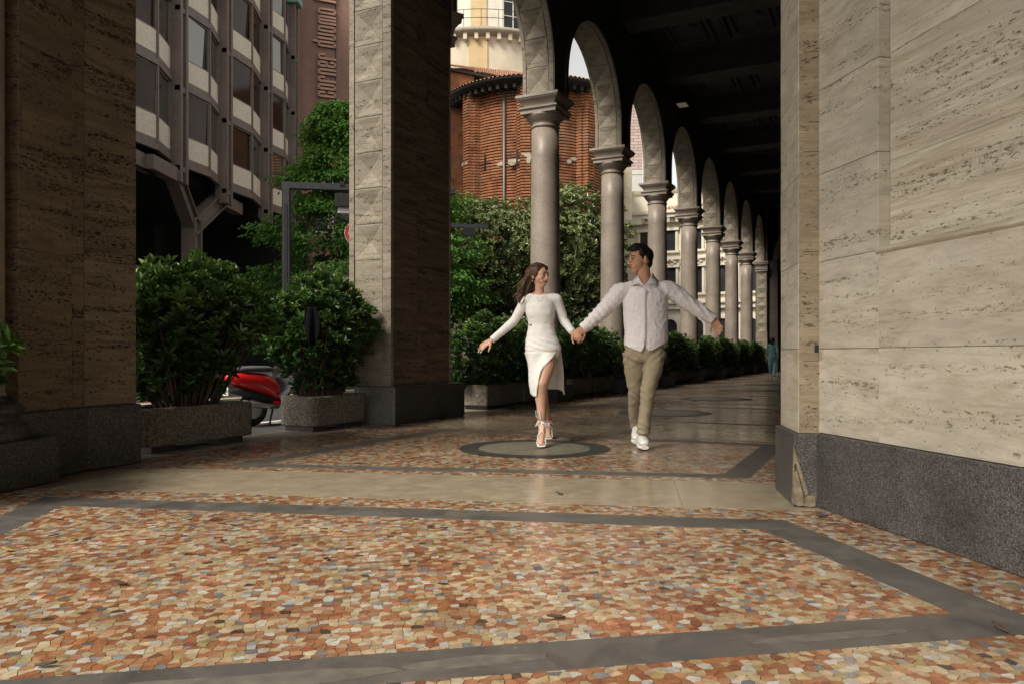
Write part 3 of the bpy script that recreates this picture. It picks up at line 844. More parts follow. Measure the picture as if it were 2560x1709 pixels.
mb.add(P+[p-NB*.006 for p in P], [tuple(range(n)), tuple(range(2*n-1,n-1,-1))]+[(i,(i+1)%n,n+(i+1)%n,n+i) for i in range(n)]); mb.build('mortar_chip', M['mortar'], rp_)
# wall of the near passage (right)
WN = 2.399; sW = 3.85
ww = empty('stone_wall', T(1.5, WN+.1), 'pale travertine wall with sunk panel above a speckled granite plinth', 'wall')
PTW = lambda s_: T(s_, WN+.028)
MB().fbox(Vector((0,0,0)), U2, N2, Z, (-12,sW), (WN+.11,WN+.5), (.2,CEIL)).build('wall_core', M['interior_wall'], ww)
sp = [sW, 2.2, .6, -1.2, -3, -6]
for a, b in zip(sp[:-1], sp[1:]):
    MB().fbox(Vector((0,0,0)), U2, N2, Z, (b+.0015,a-.0015), (WN,WN+.5), (0,.405)).build('plinth_block', M['granite_base'], ww, bevel=.006)
sJ = 3.33
clad(ww, PTW(sW), PTW(sJ), -N2, [.407,.865,1.34,1.82,2.28,2.75,3.3,4.0,4.8,5.8,7,CEIL], M['trav_pale'], thick=.10)
clad(ww, PTW(sJ), PTW(-6), -N2, [.407,.867,1.325], M['trav_pale'], thick=.10, splits=(0,.155,.36,.6,.8,1), joint=.0009)
clad(ww, PTW(sJ)+N2*.063, PTW(-6)+N2*.063, -N2, [1.345,1.775,2.3,2.85,3.6,4.6,5.8,7,CEIL], M['trav_streak'], thick=.03, splits=(0,.22,.5,.75,1), joint=.0006)
# sill moulding under the sunk panel
mb = MB(); prof = [(-.005,1.322),(-.012,1.332),(-.010,1.346),(.004,1.356),(.02,1.36),(.075,1.364),(.075,1.322)]; vs = []
for s_ in (sJ+.012, -6): vs += [T(s_, WN+.028+d, z_) for d, z_ in prof]
m = len(prof); mb.add(vs, [(i,(i+1)%m,m+(i+1)%m,m+i) for i in range(m)]+[tuple(range(m)),tuple(range(2*m-1,m-1,-1))])
mb.build('sill_moulding', M['trav_streak'], ww)
# metal bracket on the pier edge
bk = PX(2040, 872, 4.17)
MB().fbox(bk, UB, NB, Z, (-.012,.0), (-.008,.012), (-.02,.02)).build('iron_clip', M['dark_metal'], rp_)
# left side of the near passage, above the open arches
uw = empty('upper_wall', T(2, -2.7, 7.3), 'upper wall over the open arches of the near passage', 'wall')
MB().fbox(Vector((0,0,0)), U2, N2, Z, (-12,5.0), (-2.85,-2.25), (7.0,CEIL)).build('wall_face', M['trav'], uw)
# ================================================================ PLANTING
def leaf_mat(name, cols, rough=.38, trans=.18):
    t = NT(name)
    a = t.n('ShaderNodeAttribute', attribute_name='tint')
    c = t.ramp(a.outputs['Fac'], [(i/(len(cols)-1), c_) for i, c_ in enumerate(cols)])
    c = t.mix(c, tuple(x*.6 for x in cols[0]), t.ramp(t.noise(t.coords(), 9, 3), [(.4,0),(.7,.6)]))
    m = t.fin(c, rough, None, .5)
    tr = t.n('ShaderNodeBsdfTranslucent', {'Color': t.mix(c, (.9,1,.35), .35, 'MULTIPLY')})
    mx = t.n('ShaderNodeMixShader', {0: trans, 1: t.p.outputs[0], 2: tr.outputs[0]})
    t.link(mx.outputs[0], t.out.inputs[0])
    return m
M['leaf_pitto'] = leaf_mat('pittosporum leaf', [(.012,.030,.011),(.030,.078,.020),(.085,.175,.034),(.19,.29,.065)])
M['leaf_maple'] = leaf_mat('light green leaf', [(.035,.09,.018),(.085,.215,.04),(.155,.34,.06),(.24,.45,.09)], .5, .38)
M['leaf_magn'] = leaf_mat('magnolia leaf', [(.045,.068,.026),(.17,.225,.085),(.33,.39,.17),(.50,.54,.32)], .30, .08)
M['bark'] = plain('bark', (.085,.062,.042), .9, .4, 14, .6)
M['bark_pale'] = plain('pale bark', (.24,.20,.15), .9, .3, 10, .4)
M['soil'] = plain('potting soil', (.03,.022,.015), .95, .5, 20, .8)
class Leaves:
    def __init__(s): s.v = []; s.f = []; s.t = []
    def leaf(s, p, d, up, L, W, tint, fold=.25, droop=.15):
        x = d.cross(up)
        if x.length < 1e-4: x = d.orthogonal()
        x.normalize(); u = x.cross(d).normalized(); b = len(s.v)
        tip = p + d*L - u*(L*droop); m1 = p + d*(L*.38); m2 = p + d*(L*.74) - u*(L*droop*.4)
        s.v += [tuple(p), tuple(m1 + x*W*.46 + u*W*fold), tuple(m2 + x*W*.44 + u*W*fold), tuple(tip), tuple(m2 - x*W*.44 + u*W*fold), tuple(m1 - x*W*.46 + u*W*fold)]
        s.f += [(b,b+3,b+2,b+1),(b,b+5,b+4,b+3)]; s.t += [tint]*2
    def rosette(s, p, axis, rnd, n=9, L=.075, W=.028, tint=.5, spread=.9):
        a0 = rnd.random()*6.28
        o = axis.orthogonal().normalized(); q = axis.cross(o)
        for k in range(n):
            a = a0 + k*2.4; e = spread*(.45+.75*k/n)*rnd.uniform(.8,1.15)
            d = (axis*cos(e) + (o*cos(a)+q*sin(a))*sin(e)).normalized()
            s.leaf(p + axis*(.012*(n-k)/n), d, axis, L*rnd.uniform(.7,1.15), W*rnd.uniform(.8,1.2), max(0,min(1,tint+rnd.uniform(-.16,.16))))
    def build(s, name, mat, parent):
        me = bpy.data.meshes.new(name); me.from_pydata(s.v, [], s.f)
        at = me.attributes.new('tint', 'FLOAT', 'FACE'); at.data.foreach_set('value', s.t)
        me.materials.append(mat)
        o = bpy.data.objects.new(name, me); COL.objects.link(o)
        set_parent(o, parent); PM[o.name] = Matrix.Identity(4); o['kind'] = 'stuff'
        return o
def rvec(rnd):
    while True:
        v = Vector((rnd.uniform(-1,1), rnd.uniform(-1,1), rnd.uniform(-1,1)))
        if .05 < v.length < 1: return v
def shrub_geo(seed, hx, hy, z0, z1, n, L, foll, base_w=.5, lean=.0):
    """pittosporum: stems and rosettes; local coords, box-ish crown of half size hx, hy"""
    rnd = random.Random(seed); lv = Leaves(); st = MB()
    bump = [(rnd.uniform(-hx,hx), rnd.uniform(-hy,hy), rnd.uniform(z0+.3,z1-.1), rnd.uniform(.22,.42)) for _ in range(14)]
    def shape(x, y, z_):
        t = (z_-z0)/(z1-z0)
        w_ = (base_w+(1.0-base_w)/.5*t if t < .5 else 1.0-.36*max(0,(t-.72))/.28)
        r = (abs(x+lean*(t-.5))/(hx*w_))**3.2 + (abs(y)/(hy*w_))**3.2 + max(0,(t-.55)/.45)**3*.75
        r += .75*mnoise.noise(Vector((x*2.9+seed, y*2.9, z_*2.9)))
        return r
    k = 0
    while k < n:
        x, y, t = rnd.uniform(-1.25,1.25)*hx, rnd.uniform(-1.25,1.25)*hy, rnd.random()
        z_ = z0+.08+(z1-z0)*t*1.02
        r = shape(x, y, z_)
        if r > 1.08 or (r < .42 and rnd.random() < .55): continue
        
        p = Vector((x, y, z_))
        ax = (Vector((x/hx*.9, y/hy*.9, .55+.9*t)) + rvec(rnd)*.55).normalized()
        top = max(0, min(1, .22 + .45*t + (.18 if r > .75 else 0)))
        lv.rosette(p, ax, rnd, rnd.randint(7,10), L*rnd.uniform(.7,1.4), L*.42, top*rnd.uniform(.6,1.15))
        if rnd.random() < .16:
            b = Vector((x*.35, y*.35, z0+.02)); mid = b.lerp(p, .55)+Vector((rnd.uniform(-.05,.05), rnd.uniform(-.05,.05), .06))
            st.tube([b, mid, p], [.011,.007,.003], 4, caps=False)
        k += 1
    for k in range(26):   # young shoots standing out of the outline
        a = rnd.random()*6.28; t = rnd.uniform(.45,1); x, y = cos(a)*hx*rnd.uniform(.55,1.0), sin(a)*hy*rnd.uniform(.55,1.0)
        z_ = z0+(z1-z0)*t*rnd.uniform(.85,1.0); b = Vector((x*.8, y*.8, z_-.06)); up_ = Vector((x/hx*.5, y/hy*.5, .8)).normalized(); e = b+up_*rnd.uniform(.12,.24)
        st.tube([b, e], [.005,.003], 4, caps=False)
        lv.rosette(e, (up_+rvec(rnd)*.3).normalized(), rnd, rnd.randint(5,8), L*rnd.uniform(.8,1.3), L*.38, .55+.4*rnd.random())
        lv.rosette(b.lerp(e,.45), up_, rnd, 4, L*rnd.uniform(.6,1), L*.36, .45, 1.3)
    return lv, st
def planter_parts(par, sa, sb, na, nb, h=.385, rounded=True):
    O = S((sa+sb)/2, (na+nb)/2); hl, hw = (sb-sa)/2, (nb-na)/2; rc = hw*.45 if rounded else .03
    def outline(d=0.0):
        pts = []
        for cx, cy, a_0 in ((hl-rc,hw-rc,0),(-hl+rc,hw-rc,90),(-hl+rc,-hw+rc,180),(hl-rc,-hw+rc,270)):
            for k in range(7):
                a = R(a_0+15*k); pts.append(O + U1*(cx+(rc-d)*cos(a)) + N1*(cy+(rc-d)*sin(a)))
        return pts
    mb = MB(); rings = [(.012,.062),(.0,.075),(0,h-.012),(.012,h),(.045,h),(.055,h-.012),(.058,h-.06)]
    m = 28; vs = []
    for d, z_ in rings: vs += [(p.x,p.y,z_) for p in outline(d)]
    fs = [(j*m+i, j*m+(i+1)%m, (j+1)*m+(i+1)%m, (j+1)*m+i) for j in range(len(rings)-1) for i in range(m)] + [tuple(range(m-1,-1,-1))]
    mb.add(vs, fs); mb.build('box_wall', M['aggregate'], par)
    MB().prism([(p.x,p.y) for p in outline(.05)], h-.09, h-.045).build('soil', M['soil'], par)
    for q in (-.62, .62):
        MB().fbox(O, U1, N1, Z, (q*hl-.12,q*hl+.12), (-hw*.75,hw*.75), (0.001,.066)).build('foot_block', M['granite_dark'], par)
# prototype shrubs (three shapes), planters
shr = []
def place_shrub(seed, c, hx, hy, z0, z1, n, L, label, group='shrubs in planters', bw=.5, lean=0):
    e = empty('shrub', Vector((c.x, c.y, z0)), label, 'shrub', group)
    lv, st = shrub_geo(seed, hx, hy, z0, z1, n, L, 0, bw, lean)
    mat_r = Matrix(((U1.x, N1.x, 0), (U1.y, N1.y, 0), (0,0,1)))
    lv.v = [tuple(mat_r @ Vector(v) + Vector((c.x,c.y,0))) for v in lv.v]
    st.v = [tuple(mat_r @ Vector(v) + Vector((c.x,c.y,0))) for v in st.v]
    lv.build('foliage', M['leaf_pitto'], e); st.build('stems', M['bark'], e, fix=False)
    return e
def place_planter(sa, sb, na, nb, label, h=.385, rounded=True):
    e = empty('planter_box', S((sa+sb)/2, (na+nb)/2), label, 'planter', 'aggregate concrete planters')
    planter_parts(e, sa, sb, na, nb, h, rounded); return e
place_planter(-3.22, -1.95, -.76, -.24, 'aggregate concrete planter box beside the shadowed travertine pier')
place_shrub(1, S(-2.56,-.52), .70, .50, .32, 1.62, 1000, .098, 'tall bushy evergreen shrub beside the shadowed travertine pier', bw=.30, lean=-.22)
place_planter(-1.12, -.13, -.76, -.24, 'short aggregate planter box touching the diamond-cut pier')
place_shrub(2, S(-.66,-.52), .56, .46, .32, 1.66, 900, .09, 'upright evergreen shrub with a black cloth caught in its leaves', bw=.45)
# third shrub at the far left, in front of the engaged column
cz = Vector((-3.20, 4.22, 0))
e3 = empty('planter_box', cz, 'aggregate planter box standing before the moulded column base', 'planter')
_s = (cz-C2).dot(U1); _n = (cz-C2).dot(N1)
planter_parts(e3, _s-.80, _s-.08, _n-.42, _n+.05)
place_shrub(3, cz-U1*.10-N1*.05, .42, .40, .34, 1.20, 220, .10, 'leafy shrub sprig reaching past the moulded column base')
# bays of the colonnade: two planters in each
pl_proto = sh_proto = None
where = ['between the diamond-cut pier and the first granite column'] + ['between the %s and %s granite columns' % (ordinal[i], ordinal[i+1]) for i in range(6)] + ['between the seventh column and far pier']
for b in range(0, 8):
    base = s_of(b)
    for q, (a0_, w_) in enumerate(((1.27 if b == 0 else .95, 1.25), (2.62 if b == 0 else 2.30, 1.15))):
        word = ('nearer the pier, ' if q == 0 else 'beyond the pier, ') if b == 0 else ('against the %s column, ' % ordinal[b-1] if q == 0 else ('against the %s column, ' % ordinal[b] if b < 7 else 'by the end, '))
        d = U1*(base+a0_)
        if pl_proto is None:
            pl_proto = place_planter(base+a0_, base+a0_+1.2, -.62, -.12, 'aggregate planter box %s%s' % (word, where[b]), .385, False); pk = tree(pl_proto)
            protos = [place_shrub(20+v, S(base+a0_+.60, -.40), .86, .50, .30, 1.38+.05*v, 680, .092, 'clipped shrub in planter %s%s' % (word, where[b]), bw=.85) for v in range(2)]
            pks = [tree(p) for p in protos]; base0 = base+a0_
            # the second prototype moves to the second planter of the bay
            protos[1]['label'] = 'clipped shrub in planter beyond the pier, %s' % where[0]
            protos[1].location = protos[1].location + U1*(1.35)
            second_off = 1.35
        else:
            dl = base+a0_-base0
            copy_tree(pl_proto, pk, Matrix.Translation(U1*dl), 'aggregate planter box %s%s' % (word, where[b]))
            if b == 0 and q == 1: continue
            v = (b+q) % 2
            if v == 0:
                copy_tree(protos[0], pks[0], Matrix.Translation(U1*dl), 'clipped shrub in planter %s%s' % (word, where[b]))
            else:
                copy_tree(protos[1], pks[1], Matrix.Translation(U1*(dl-second_off)), 'clipped shrub in planter %s%s' % (word, where[b]))
# black cloth hanging in the second shrub
cp = PX(780, 768, 8.06)
mb = MB()
def cloth(u, v):
    w_ = .035+.060*sin(pi*min(1, v*.62+.12))
    x = (u-.5)*2*w_ + .03*(v-.3); y = .03*sin(u*11+v*2)*(.3+v) - .02*v; z_ = -.36*v + .04*cos(u*7)*v
    return (cp.x+x, cp.y+y, cp.z+z_)
mb.grid(cloth, 22, 16); ck = mb.build('hanging_cloth', plain('black cloth', (.006,.006,.007), 1.0, .3, 30, .3, 0, .1), None, fix=False)
sol = ck.modifiers.new('solid', 'SOLIDIFY'); sol.thickness = .006
tag(ck, 'limp black cloth hanging from the leaves of the upright shrub', 'cloth')
# ---- trees
def tree_thing(name, base, label, trunk, crown_fn, mat, bark, group=None):
    e = empty(name, base, label, 'tree', group)
    mb = MB()
    for pts, rad in trunk: mb.tube(pts, rad, 7, caps=False)
    mb.build('trunk', bark, e, fix=False)
    lv = Leaves(); crown_fn(lv); lv.build('crown', mat, e); return e
def maple(lv):
    rnd = random.Random(8); c0 = Vector((-4.9, 24.0, 0))
    k = 0
    while k < 3300:
        t = rnd.random(); z_ = 1.3+7.4*t
        rad = 4.5*(1-t)**.82*(.80+.28*sin(z_*4.1)) + .3
        a = rnd.random()*2*pi; r = rad*math.sqrt(rnd.uniform(.12,1))
        x, y = c0.x-.55*t + r*cos(a), c0.y + r*.8*sin(a)
        g = mnoise.noise(Vector((x*.8, y*.8, z_*1.9)))
        if g < -.10: continue
        p = Vector((x, y, z_ - .12*r)); out = Vector((cos(a), sin(a), -.12))
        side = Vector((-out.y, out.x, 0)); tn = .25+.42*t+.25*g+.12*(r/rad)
        for j in range(11):
            q = p + out*rnd.uniform(-.32,.36) + side*rnd.uniform(-.30,.30) + Z*rnd.uniform(-.07,.07)
            d = (out*rnd.uniform(.3,1) + side*rnd.uniform(-1,1) - Z*rnd.uniform(.0,.45)).normalized()
            lv.leaf(q, d, Z, rnd.uniform(.11,.19), rnd.uniform(.05,.085), max(0,min(1,tn+rnd.uniform(-.2,.2))), .1, .25)
        k += 1
tb = Vector((-4.9, 24.0, 0))
br = [([tb+Z*-.1, tb+Vector((.08,0,2)), tb+Vector((-.1,.1,4.5)), tb+Vector((-.45,0,7.8))], [.15,.12,.08,.02])]
rt_ = random.Random(2)
for k in range(16):
    a = k*2.4; z_ = 1.6+k*.36; l = 3.3*(1-(z_-1.5)/8)
    p = tb+Vector((0,0,z_)); br.append(([p, p+Vector((cos(a)*l*.5, sin(a)*l*.4, .5)), p+Vector((cos(a)*l, sin(a)*l*.8, .45))], [.05,.03,.008]))
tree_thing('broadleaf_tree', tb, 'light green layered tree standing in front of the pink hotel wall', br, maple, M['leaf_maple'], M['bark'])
def maple2(lv):
    rnd = random.Random(18); c0 = Vector((-2.75, 23.5, 0)); k = 0
    while k < 900:
        t = rnd.random(); z_ = 2.0+5.2*t; rad = 2.3*(1-t)**.5*(.85+.2*sin(z_*4.6))+.2
        a = rnd.random()*2*pi; r = rad*math.sqrt(rnd.uniform(.12,1)); x, y = c0.x+r*cos(a), c0.y+r*.8*sin(a)
        g = mnoise.noise(Vector((x*.9, y*.9, z_*1.9)))
        if g < -.12: continue
        p = Vector((x, y, z_-.12*r)); out = Vector((cos(a), sin(a), -.12)); side = Vector((-out.y, out.x, 0)); tn = .4+.4*t+.25*g
        for j in range(11):
            q = p + out*rnd.uniform(-.30,.34) + side*rnd.uniform(-.28,.28) + Z*rnd.uniform(-.07,.07)
            d = (out*rnd.uniform(.3,1) + side*rnd.uniform(-1,1) - Z*rnd.uniform(.0,.45)).normalized()
            lv.leaf(q, d, Z, rnd.uniform(.11,.19), rnd.uniform(.05,.085), max(0,min(1,tn+rnd.uniform(-.2,.2))), .1, .25)
        k += 1
t2 = Vector((-2.75, 23.5, ROAD_Z))
tree_thing('broadleaf_tree', t2, 'smaller bright green tree between the diamond-cut pier and the magnolia', [([t2, t2+Vector((.05,0,2.5)), t2+Vector((0,.1,6.5))], [.10,.08,.02])], maple2, M['leaf_maple'], M['bark'])
def magnolia(c, rx, ry, rz, n, seed):
    def f(lv):
        rnd = random.Random(seed); k = 0
        while k < n:
            v = rvec(rnd).normalized()*rnd.uniform(.55,1.0)
            nz = mnoise.noise(Vector((v.x*2.1+seed, v.y*2.1, v.z*2.1)))
            rr = 1+.24*nz
            p = c + Vector((v.x*rx, v.y*ry, v.z*rz))*rr
            if p.z < 1.2 or mnoise.noise(p*1.1+Vector((seed,0,0))) < -.30: continue
            ax = (v + Vector((0,0,.45)) + rvec(rnd)*.6).normalized()
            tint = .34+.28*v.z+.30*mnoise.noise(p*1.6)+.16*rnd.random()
            lv.rosette(p, ax, rnd, 8, .20*rnd.uniform(.75,1.2), .085, max(.02,min(.98,tint)), 1.0); k += 1
    return f
for (X_, Y_, rx, rz, zc, seed, n, lab) in ((-.9, 28.5, 2.55, 2.35, 4.35, 31, 2900, 'dark glossy magnolia tree below the brick church, nearer the diamond-cut pier'),
                                        (2.05, 27.5, 2.15, 2.75, 4.25, 32, 2900, 'dark glossy magnolia tree below the brick church, farther from the diamond-cut pier')):
    c = Vector((X_, Y_, zc)); b_ = Vector((X_-.1, Y_, 0))
    trk = [([b_-Z*.1, b_+Vector((.05,0,1.6)), c], [.20,.17,.08])]
    for k in range(7):
        a = k*2.4; trk.append(([b_+Z*1.7, b_+Vector((cos(a)*.9, sin(a)*.9, 2.9)), c+Vector((cos(a)*rx*.75, sin(a)*rx*.75, .3*sin(k)))], [.09,.06,.015]))
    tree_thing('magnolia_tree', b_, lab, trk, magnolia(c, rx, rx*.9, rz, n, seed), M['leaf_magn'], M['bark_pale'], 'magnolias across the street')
# ================================================================ BUILDINGS ACROSS THE STREET
M['steel_brown'] = plain('brown painted steel', (.18,.14,.118), .55, .15, 5, .05, .05)
M['panel_beige'] = plain('beige spandrel panel', (.74,.66,.54), .7, .12, 8, .1)
def glass_mat(name, col, rough=.04):
    t = NT(name); return t.fin(col, rough, None, .5, 0, IOR=1.45)
M['glass_bronze'] = NT('mirroring glass').fin((.22,.21,.19), .03, None, .6, .75)
M['glass_brown'] = plain('brown tinted pane', (.045,.024,.016), .10, .3, .8, 0, 0, .18)  # brown reflection painted into the base colour of the panes
M['glass_grey'] = plain('dim window glass', (.030,.031,.033), .12, .3, .7, 0, 0, .3)
M['dark_void'] = plain('unlit underpass', (.012,.012,.012), .9, .2, 3)  # near-black colour stands in for the shade in and under the block
# ---- office block with folded bays on steel legs
ob = empty('office_building', (-15.0, 34, 0), 'brown steel and glass office block with folded bays raised on steel legs', 'building')
fx = lambda Y: -13.5+.057*(Y-28)
ZB, FH = 8.55, 3.2
Ys = [18.0, 22.2, 26.5, 30.9, 35.2, 40.2, 44.3]
for a, b in zip(Ys[:-1], Ys[1:]):
    g = .42
    pts = [Vector((fx(a)-.25, a+g, 0)), Vector((fx((a+b)/2)+.10, (a+b)/2+.15, 0)), Vector((fx(b)-.25, b-g, 0))]
    for pi_, (p, q) in enumerate(zip(pts[:-1], pts[1:])):
        d = (q-p); L = d.length; d.normalize(); nrm = Vector((d.y, -d.x, 0))
        for fl in range(5):
            z0 = ZB+fl*FH
            MB().fbox(p, d, nrm, Z, (.0,L), (-.12,.05), (z0,z0+.20)).build('sill_band', M['steel_brown'], ob)
            MB().fbox(p, d, nrm, Z, (.0,L), (-.12,.0), (z0+.20,z0+.42)).build('sill_band', M['steel_brown'], ob)
            MB().fbox(p, d, nrm, Z, (.06,L-.06), (-.10,-.02), (z0+.42,z0+1.30)).build('spandrel_panel', M['panel_beige'], ob)
            wn = MB()
            for (x0, x1, h0, h1) in ((.04,.10,1.30,3.2),(L-.10,L-.04,1.30,3.2),(.04,L-.04,1.30,1.36),(.04,L-.04,3.13,3.2)):
                wn.fbox(p, d, nrm, Z, (x0,x1), (-.10,-.03), (z0+h0,z0+h1))
            wo_ = wn.build('window', M['steel_brown'], ob)
            dq = Matrix.Rotation(R(rk.uniform(-3.5,3.5)), 3, 'Z') @ d; nq = Vector((dq.y, -dq.x, 0)); nq = (nq + Z*rk.uniform(-.05,.02)).normalized(); zq_ = dq.cross(nq); zq_ = zq_ if zq_.z > 0 else -zq_
            MB().fbox(p+d*(L/2)+Z*(z0+2.245)-nrm*.085, dq, nq, zq_, (-L/2+.07,L/2-.07), (-.01,.01), (-.93,.93)).build('pane', M['glass_brown'] if rk.random() < (.6 if pi_ else .85) else M['glass_bronze'], wo_)
        for e in (0, L):
            MB().fbox(p+d*e, d, nrm, Z, (-.05,.05), (-.10,.03), (ZB+.001,ZB+5*FH)).build('mullion', M['steel_brown'], ob)
for Y_ in Ys[1:]:
    for dy in (-.30, .22):
        MB().box(fx(Y_)-.25, fx(Y_)+.14, Y_+dy-.10, Y_+dy+.10, ZB-.8, ZB+5*FH).build('steel_post', M['steel_brown'], ob)
    MB().box(fx(Y_)-.40, fx(Y_)-.10, Y_-.42, Y_+.42, ZB-.6, ZB+5*FH).build('post_web', M['steel_brown'], ob)
    for fl in range(6):
        MB().box(fx(Y_)-.1, fx(Y_)+.10, Y_-.40, Y_+.36, ZB+fl*FH-.35, ZB+fl*FH-.15).build('post_tie', M['steel_brown'], ob)
MB().box(-14.4, -12.99, 44.62, 45.0, 0, 24).build('end_wall', M['steel_brown'], ob)
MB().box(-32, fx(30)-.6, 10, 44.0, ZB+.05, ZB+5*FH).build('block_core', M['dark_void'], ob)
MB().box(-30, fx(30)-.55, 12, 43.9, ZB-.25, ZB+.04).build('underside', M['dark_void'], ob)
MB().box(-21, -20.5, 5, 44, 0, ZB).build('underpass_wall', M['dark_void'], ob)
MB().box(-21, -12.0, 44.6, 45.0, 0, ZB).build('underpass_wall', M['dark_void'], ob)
for (Y_, X_) in ((33.0, -13.8), (24.5, -14.1)):
    leg = MB().box(X_-.16, X_+.16, Y_-.30, Y_+.30, 0, 6.7).build('steel_leg', M['steel_brown'], ob)
    MB().box(X_-.30, X_+.30, Y_-.38, Y_-.30, 0, 6.7).build('flange', M['steel_brown'], leg)
    MB().box(X_-.30, X_+.30, Y_+.30, Y_+.38, 0, 6.7).build('flange', M['steel_brown'], leg)
    for sg, yy in ((-1, Y_-2.4), (1, Y_+2.6)):
        a_, b_ = Vector((X_, Y_, 6.4)), Vector((X_+.25, yy, 8.1))
        d = (b_-a_); L = d.length; d.normalize(); sidev = Vector((1,0,0)); nn = d.cross(sidev).normalized()
        MB().fbox(a_, d, sidev, nn, (-.2,L), (-.12,.12), (-.28,.28)).build('steel_strut', M['steel_brown'], ob)
        MB().fbox(a_, d, sidev, nn, (-.2,L), (-.26,.26), (-.34,-.28)).build('strut_flange', M['steel_brown'], ob)
        MB().fbox(a_, d, sidev, nn, (-.2,L), (-.26,.26), (.28,.34)).build('strut_flange', M['steel_brown'], ob)
        y0_, y1_ = sorted((yy, yy+sg*2.2))
        MB().box(X_+.02, X_+.5, y0_, y1_, 7.75, 8.29).build('steel_beam', M['steel_brown'], ob)
for (p0, p1) in (((-13.2,44.3),(-12.2,44.45)),):
    MB().box(-12.98, -12.50, 44.62, 44.9, 0, 24).build('end_pilaster', plain('pale render', (.55,.53,.48), .8, .12, 4), ob)
MB().box(-13.0, -12.2, 43.7, 44.6, 21.0, 21.4).build('copper_cornice', plain('green copper', (.22,.42,.32), .7, .2, 6), ob)
# ---- pink hotel wall with its sign
hb = empty('hotel_building', (-9.5, 47, 0), 'tall pinkish brown hotel wall behind the light green tree', 'building')
HD = dirv(68); HN = Vector((HD.y, -HD.x, 0))
H0 = Vector((-12.85, 45.6, 0))
M['pink'] = plain('pinkish brown render', (.27,.155,.122), .85, .10, 2.5, .1)
MB().fbox(H0, HD, HN, Z, (0,3.22), (-6,0), (0,30)).build('wall', M['pink'], hb)
MB().fbox(H0, HD, HN, Z, (-.12,0), (-6,.02), (0,30)).build('corner_trim', M['dark_metal'], hb)
MB().fbox(H0, HD, HN, Z, (3.23,6.2), (-6,-1.2), (0,30)).build('side_wing', plain('ochre render', (.50,.36,.23), .8, .15, 3), hb)
for k in range(8):
    f_ = MB().fbox(H0, HD, HN, Z, (3.5,4.5), (-1.2,-1.12), (4+3.2*k,6.1+3.2*k)).build('window', M['dark_metal'], hb)
    MB().fbox(H0, HD, HN, Z, (3.58,4.42), (-1.12,-1.10), (4.1+3.2*k,6.0+3.2*k)).build('pane', M['glass_grey'], f_)
    MB().fbox(H0, HD, HN, Z, (3.3,4.7), (-1.2,-1.0), (3.7+3.2*k,3.95+3.2*k)).build('sill', M['paint_white'], hb)
for (x0, x1, z0, z1) in ((.9,1.9,8.2,10.2),(2.1,3.3,7.6,11.6),(.8,1.8,3.6,5.6),(2.2,3.2,3.6,5.6)):
    f_ = MB().fbox(H0, HD, HN, Z, (x0,x1), (0,.05), (z0,z1)).build('window', M['paint_white'], hb)
    MB().fbox(H0, HD, HN, Z, (x0+.08,x1-.08), (.05,.06), (z0+.08,z1-.08)).build('pane', M['glass_grey'], f_)
sg = empty('hotel_sign', H0+HD*1.9+Z*14, 'vertical raised lettering reading corner duomo hotel on the pink wall', 'sign')
M['letter'] = plain('pink sign letter', (.50,.29,.21), .6, .08, 5)
M['letter_side'] = plain('dark letter side', (.05,.032,.026), .7, .2, 5)
XH, ST, LW, AD = 1.08, .135, .37, .455
def strokes(ch):
    w_ = LW; s_ = ST; h = XH; b = {'top': (0,w_,h-s_,h), 'bot': (0,w_,0,s_), 'l': (0,s_,0,h), 'r': (w_-s_,w_,0,h)}
    return {'c': [b['l'],b['top'],b['bot'],(w_-s_,w_,h*.60,h),(w_-s_,w_,0,h*.42)],
            'o': [b['l'],b['r'],b['top'],b['bot']], 'r': [b['l'],b['top'],(w_-s_,w_,h*.60,h)],
            'n': [b['l'],b['r'],b['top']], 'e': [b['l'],b['top'],b['bot'],(w_-s_,w_,h*.46,h),(w_-s_,w_,0,h*.32),(0,w_,h*.46,h*.46+s_*.8)],
            'd': [b['l'],(w_-s_,w_,0,h*1.25),b['top'],b['bot']], 'u': [b['l'],b['r'],b['bot']],
            'm': [b['l'],b['top'],(w_*.5+.08-s_/2,w_*.5+.08+s_/2,0,h),(w_+.16-s_,w_+.16,0,h),(w_,w_+.16,h-s_,h)],
            'h': [(0,s_,0,h*1.25),b['r'],b['top']], 't': [(w_*.2,w_*.2+s_,0,h*1.2),(0,w_,h-s_,h),(w_*.2,w_,0,s_)], 'l': [(0,s_,0,h*1.25)]}.get(ch, [])
zz = 16.35
for ch in 'corner duomo hotel':
    if ch == ' ': zz += .30; continue
    l = MB(); ls = MB()
    for (u0, u1_, v0, v1) in strokes(ch):
        # reading direction is up, tops of the letters point left
        o_ = H0 + HD*2.31 + Z*zz
        l.fbox(o_, Z, -HD, HN, (u0,u1_), (v0,v1), (.12,.15)); ls.fbox(o_, Z, -HD, HN, (u0+.01,u1_-.01), (v0+.01,v1-.01), (.04,.119))
    lo_ = l.build('sign_letter', M['letter'], sg); ls.build('letter_body', M['letter_side'], lo_)
    zz += AD + (.16 if ch == 'm' else (-.12 if ch == 'l' else 0))
MB().fbox(H0+HD*2.33, Z, -HD, HN, (16.2,zz), (.0,.05), (.0,.045)).build('mounting_rail', M['dark_metal'], sg)
